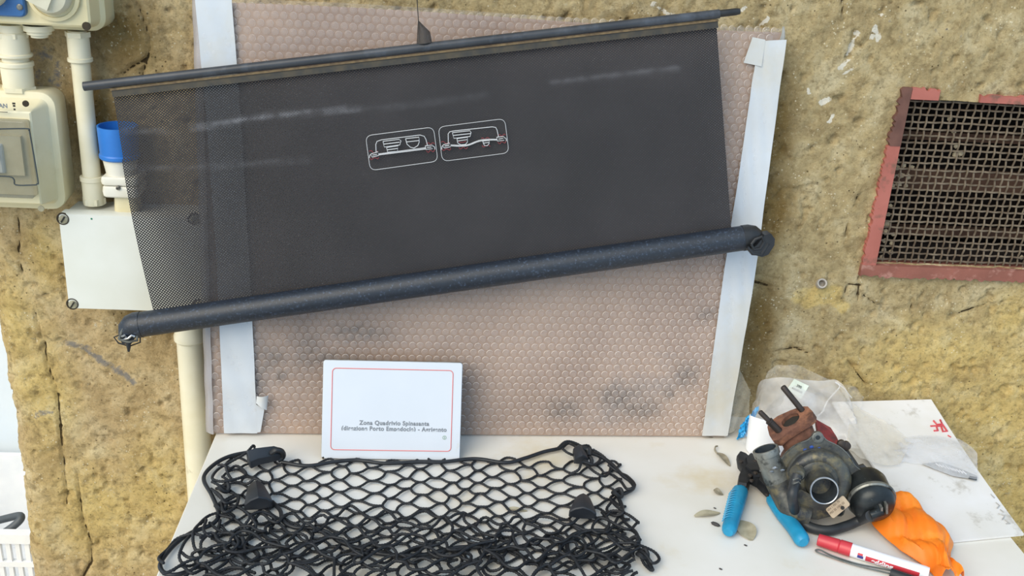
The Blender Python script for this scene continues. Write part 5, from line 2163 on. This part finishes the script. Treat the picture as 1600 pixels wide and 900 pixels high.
# ================================================================ DRY LEAVES AND CRUMBS
def leaf(p0, p1, wid, label, m_='leaf', curl_=.003, bend=.0, name='dry_leaf'):
    a, b = T(*p0, .0015), T(*p1, .0015)
    d_ = b - a
    s_ = d_.cross(V((0, 0, 1))).normalized()
    m = MB()
    m.sheet(lambda u, v: a + d_ * u + s_ * ((v - .5) * wid * math.sin(math.pi * min(.97, .05 + u * .92)) ** .8 + bend * math.sin(u * math.pi)) + V((0, 0, curl_ * (4 * (v - .5) ** 2) * math.sin(u * math.pi) + .0012 * math.sin(u * 5) + .0012)), 12, 4, .0006, V((0, 0, -1)))
    o = m.build(name, m_, None, 50)
    return tag(o, label, 'leaf', 'dry leaves on the table')


leaf((1120, 708), (1141, 728), .012, 'grey dry leaf with a stalk near the taped board corner')
stem = MB().tube(catmull([T(1121, 709, .003), T(1117, 703, .004), T(1118, 698, .005), T(1121, 697, .004)], 4), .0014, 6)
tag(stem.build('leaf_stalk', 'leaf', None), 'short curved dry stalk at the tip of the grey leaf', 'twig')
leaf((1115, 766), (1130, 773), .010, 'small curled dry leaf left of the plier jaws', 'leaf', .006, .006)
leaf((1085, 807), (1125, 801), .014, 'long narrow dry leaf left of the blue plier handle', 'leafpale', .002)
leaf((1156, 814), (1174, 844), .030, 'broad pale leaf between the two blue plier handles', 'leafpale', .003)
leaf((1092, 681), (1114, 683), .008, 'flat brown leaf at the foot of the wrapped board', 'leaf', .001)
leaf((790, 796), (824, 798), .008, 'thin pale leaf caught under the cargo net', 'leafpale', .001)
for i, (x, y, s_, lb) in enumerate(((1118, 819, .0048, 'dark seed husk below the long dry leaf'), (1117, 794, .0016, 'tiny dark crumb above the long dry leaf'),
                                    (1126, 889, .0018, 'tiny crumb near the front of the table'), (1165, 852, .0018, 'tiny crumb under the broad pale leaf'))):
    c = T(x, y, s_ * .5)
    m = MB()
    dd_ = V((.8, -.6, 0))
    m.lathe([(0, -1.6 * s_), (.5 * s_, -s_), (.62 * s_, 0), (.45 * s_, s_), (0, 1.6 * s_)], c, dd_, 10)
    tag(m.build('crumb', 'seed', None), lb, 'crumb')

# ================================================================ BEYOND THE CORNER (far left)
cy_ = fy - .36
cz_t = px(20, 832, cy_).z
crt = empty('plastic_crate', V((px(20, 880, cy_).x, cy_, 0)), 'white slotted plastic crate beyond the wall corner', 'crate')
cxr = px(62, 850, cy_).x
cwid = .50
m = MB()
# slotted long side: rails and slats
tops_z = cz_t
m.box((cxr - cwid / 2, cy_, tops_z - .010), (cwid, .02, .022))
m.build('top_rail', 'crate', crt, 0)
sl_h = .052
rowsN = 5
for r_ in range(rowsN):
    zc = tops_z - .030 - r_ * sl_h
    if zc < .02:
        break
    m = MB()
    m.box((cxr - cwid / 2, cy_, zc - sl_h + .006), (cwid, .012, .012))
    m.build('rail', 'crate', crt, 0)
for k_ in range(26):
    m = MB()
    m.box((cxr - .006 - k_ * .0192, cy_ + .001, (tops_z - .02) / 2 + .002), (.009, .009, tops_z - .024))
    m.build('slat', 'crate', crt, 0)
m = MB()
m.box((cxr - cwid / 2, cy_ + .30, tops_z / 2), (cwid, .012, tops_z - .002))
m.box((cxr - .006, cy_ + .15, tops_z / 2), (.012, .30, tops_z - .002))
m.box((cxr - cwid + .006, cy_ + .15, tops_z / 2), (.012, .30, tops_z - .002))
m.box((cxr - cwid / 2, cy_ + .15, .008), (cwid, .30, .012))
m.build('shell', 'crate', crt, 0)
cb = [px(-40, 822, cy_ + .06), px(-10, 815, cy_ + .06), px(18, 808, cy_ + .05), px(32, 806, cy_ + .04), px(30, 814, cy_ + .03), px(10, 830, cy_ + .02), px(-20, 846, cy_ + .02), px(-50, 862, cy_ + .02)]
m = MB()
m.tube(catmull(cb, 6), .008, 12)
tag(m.build('cable', 'cable', None), 'thick dark grey cable loop lying over the white crate', 'cable')
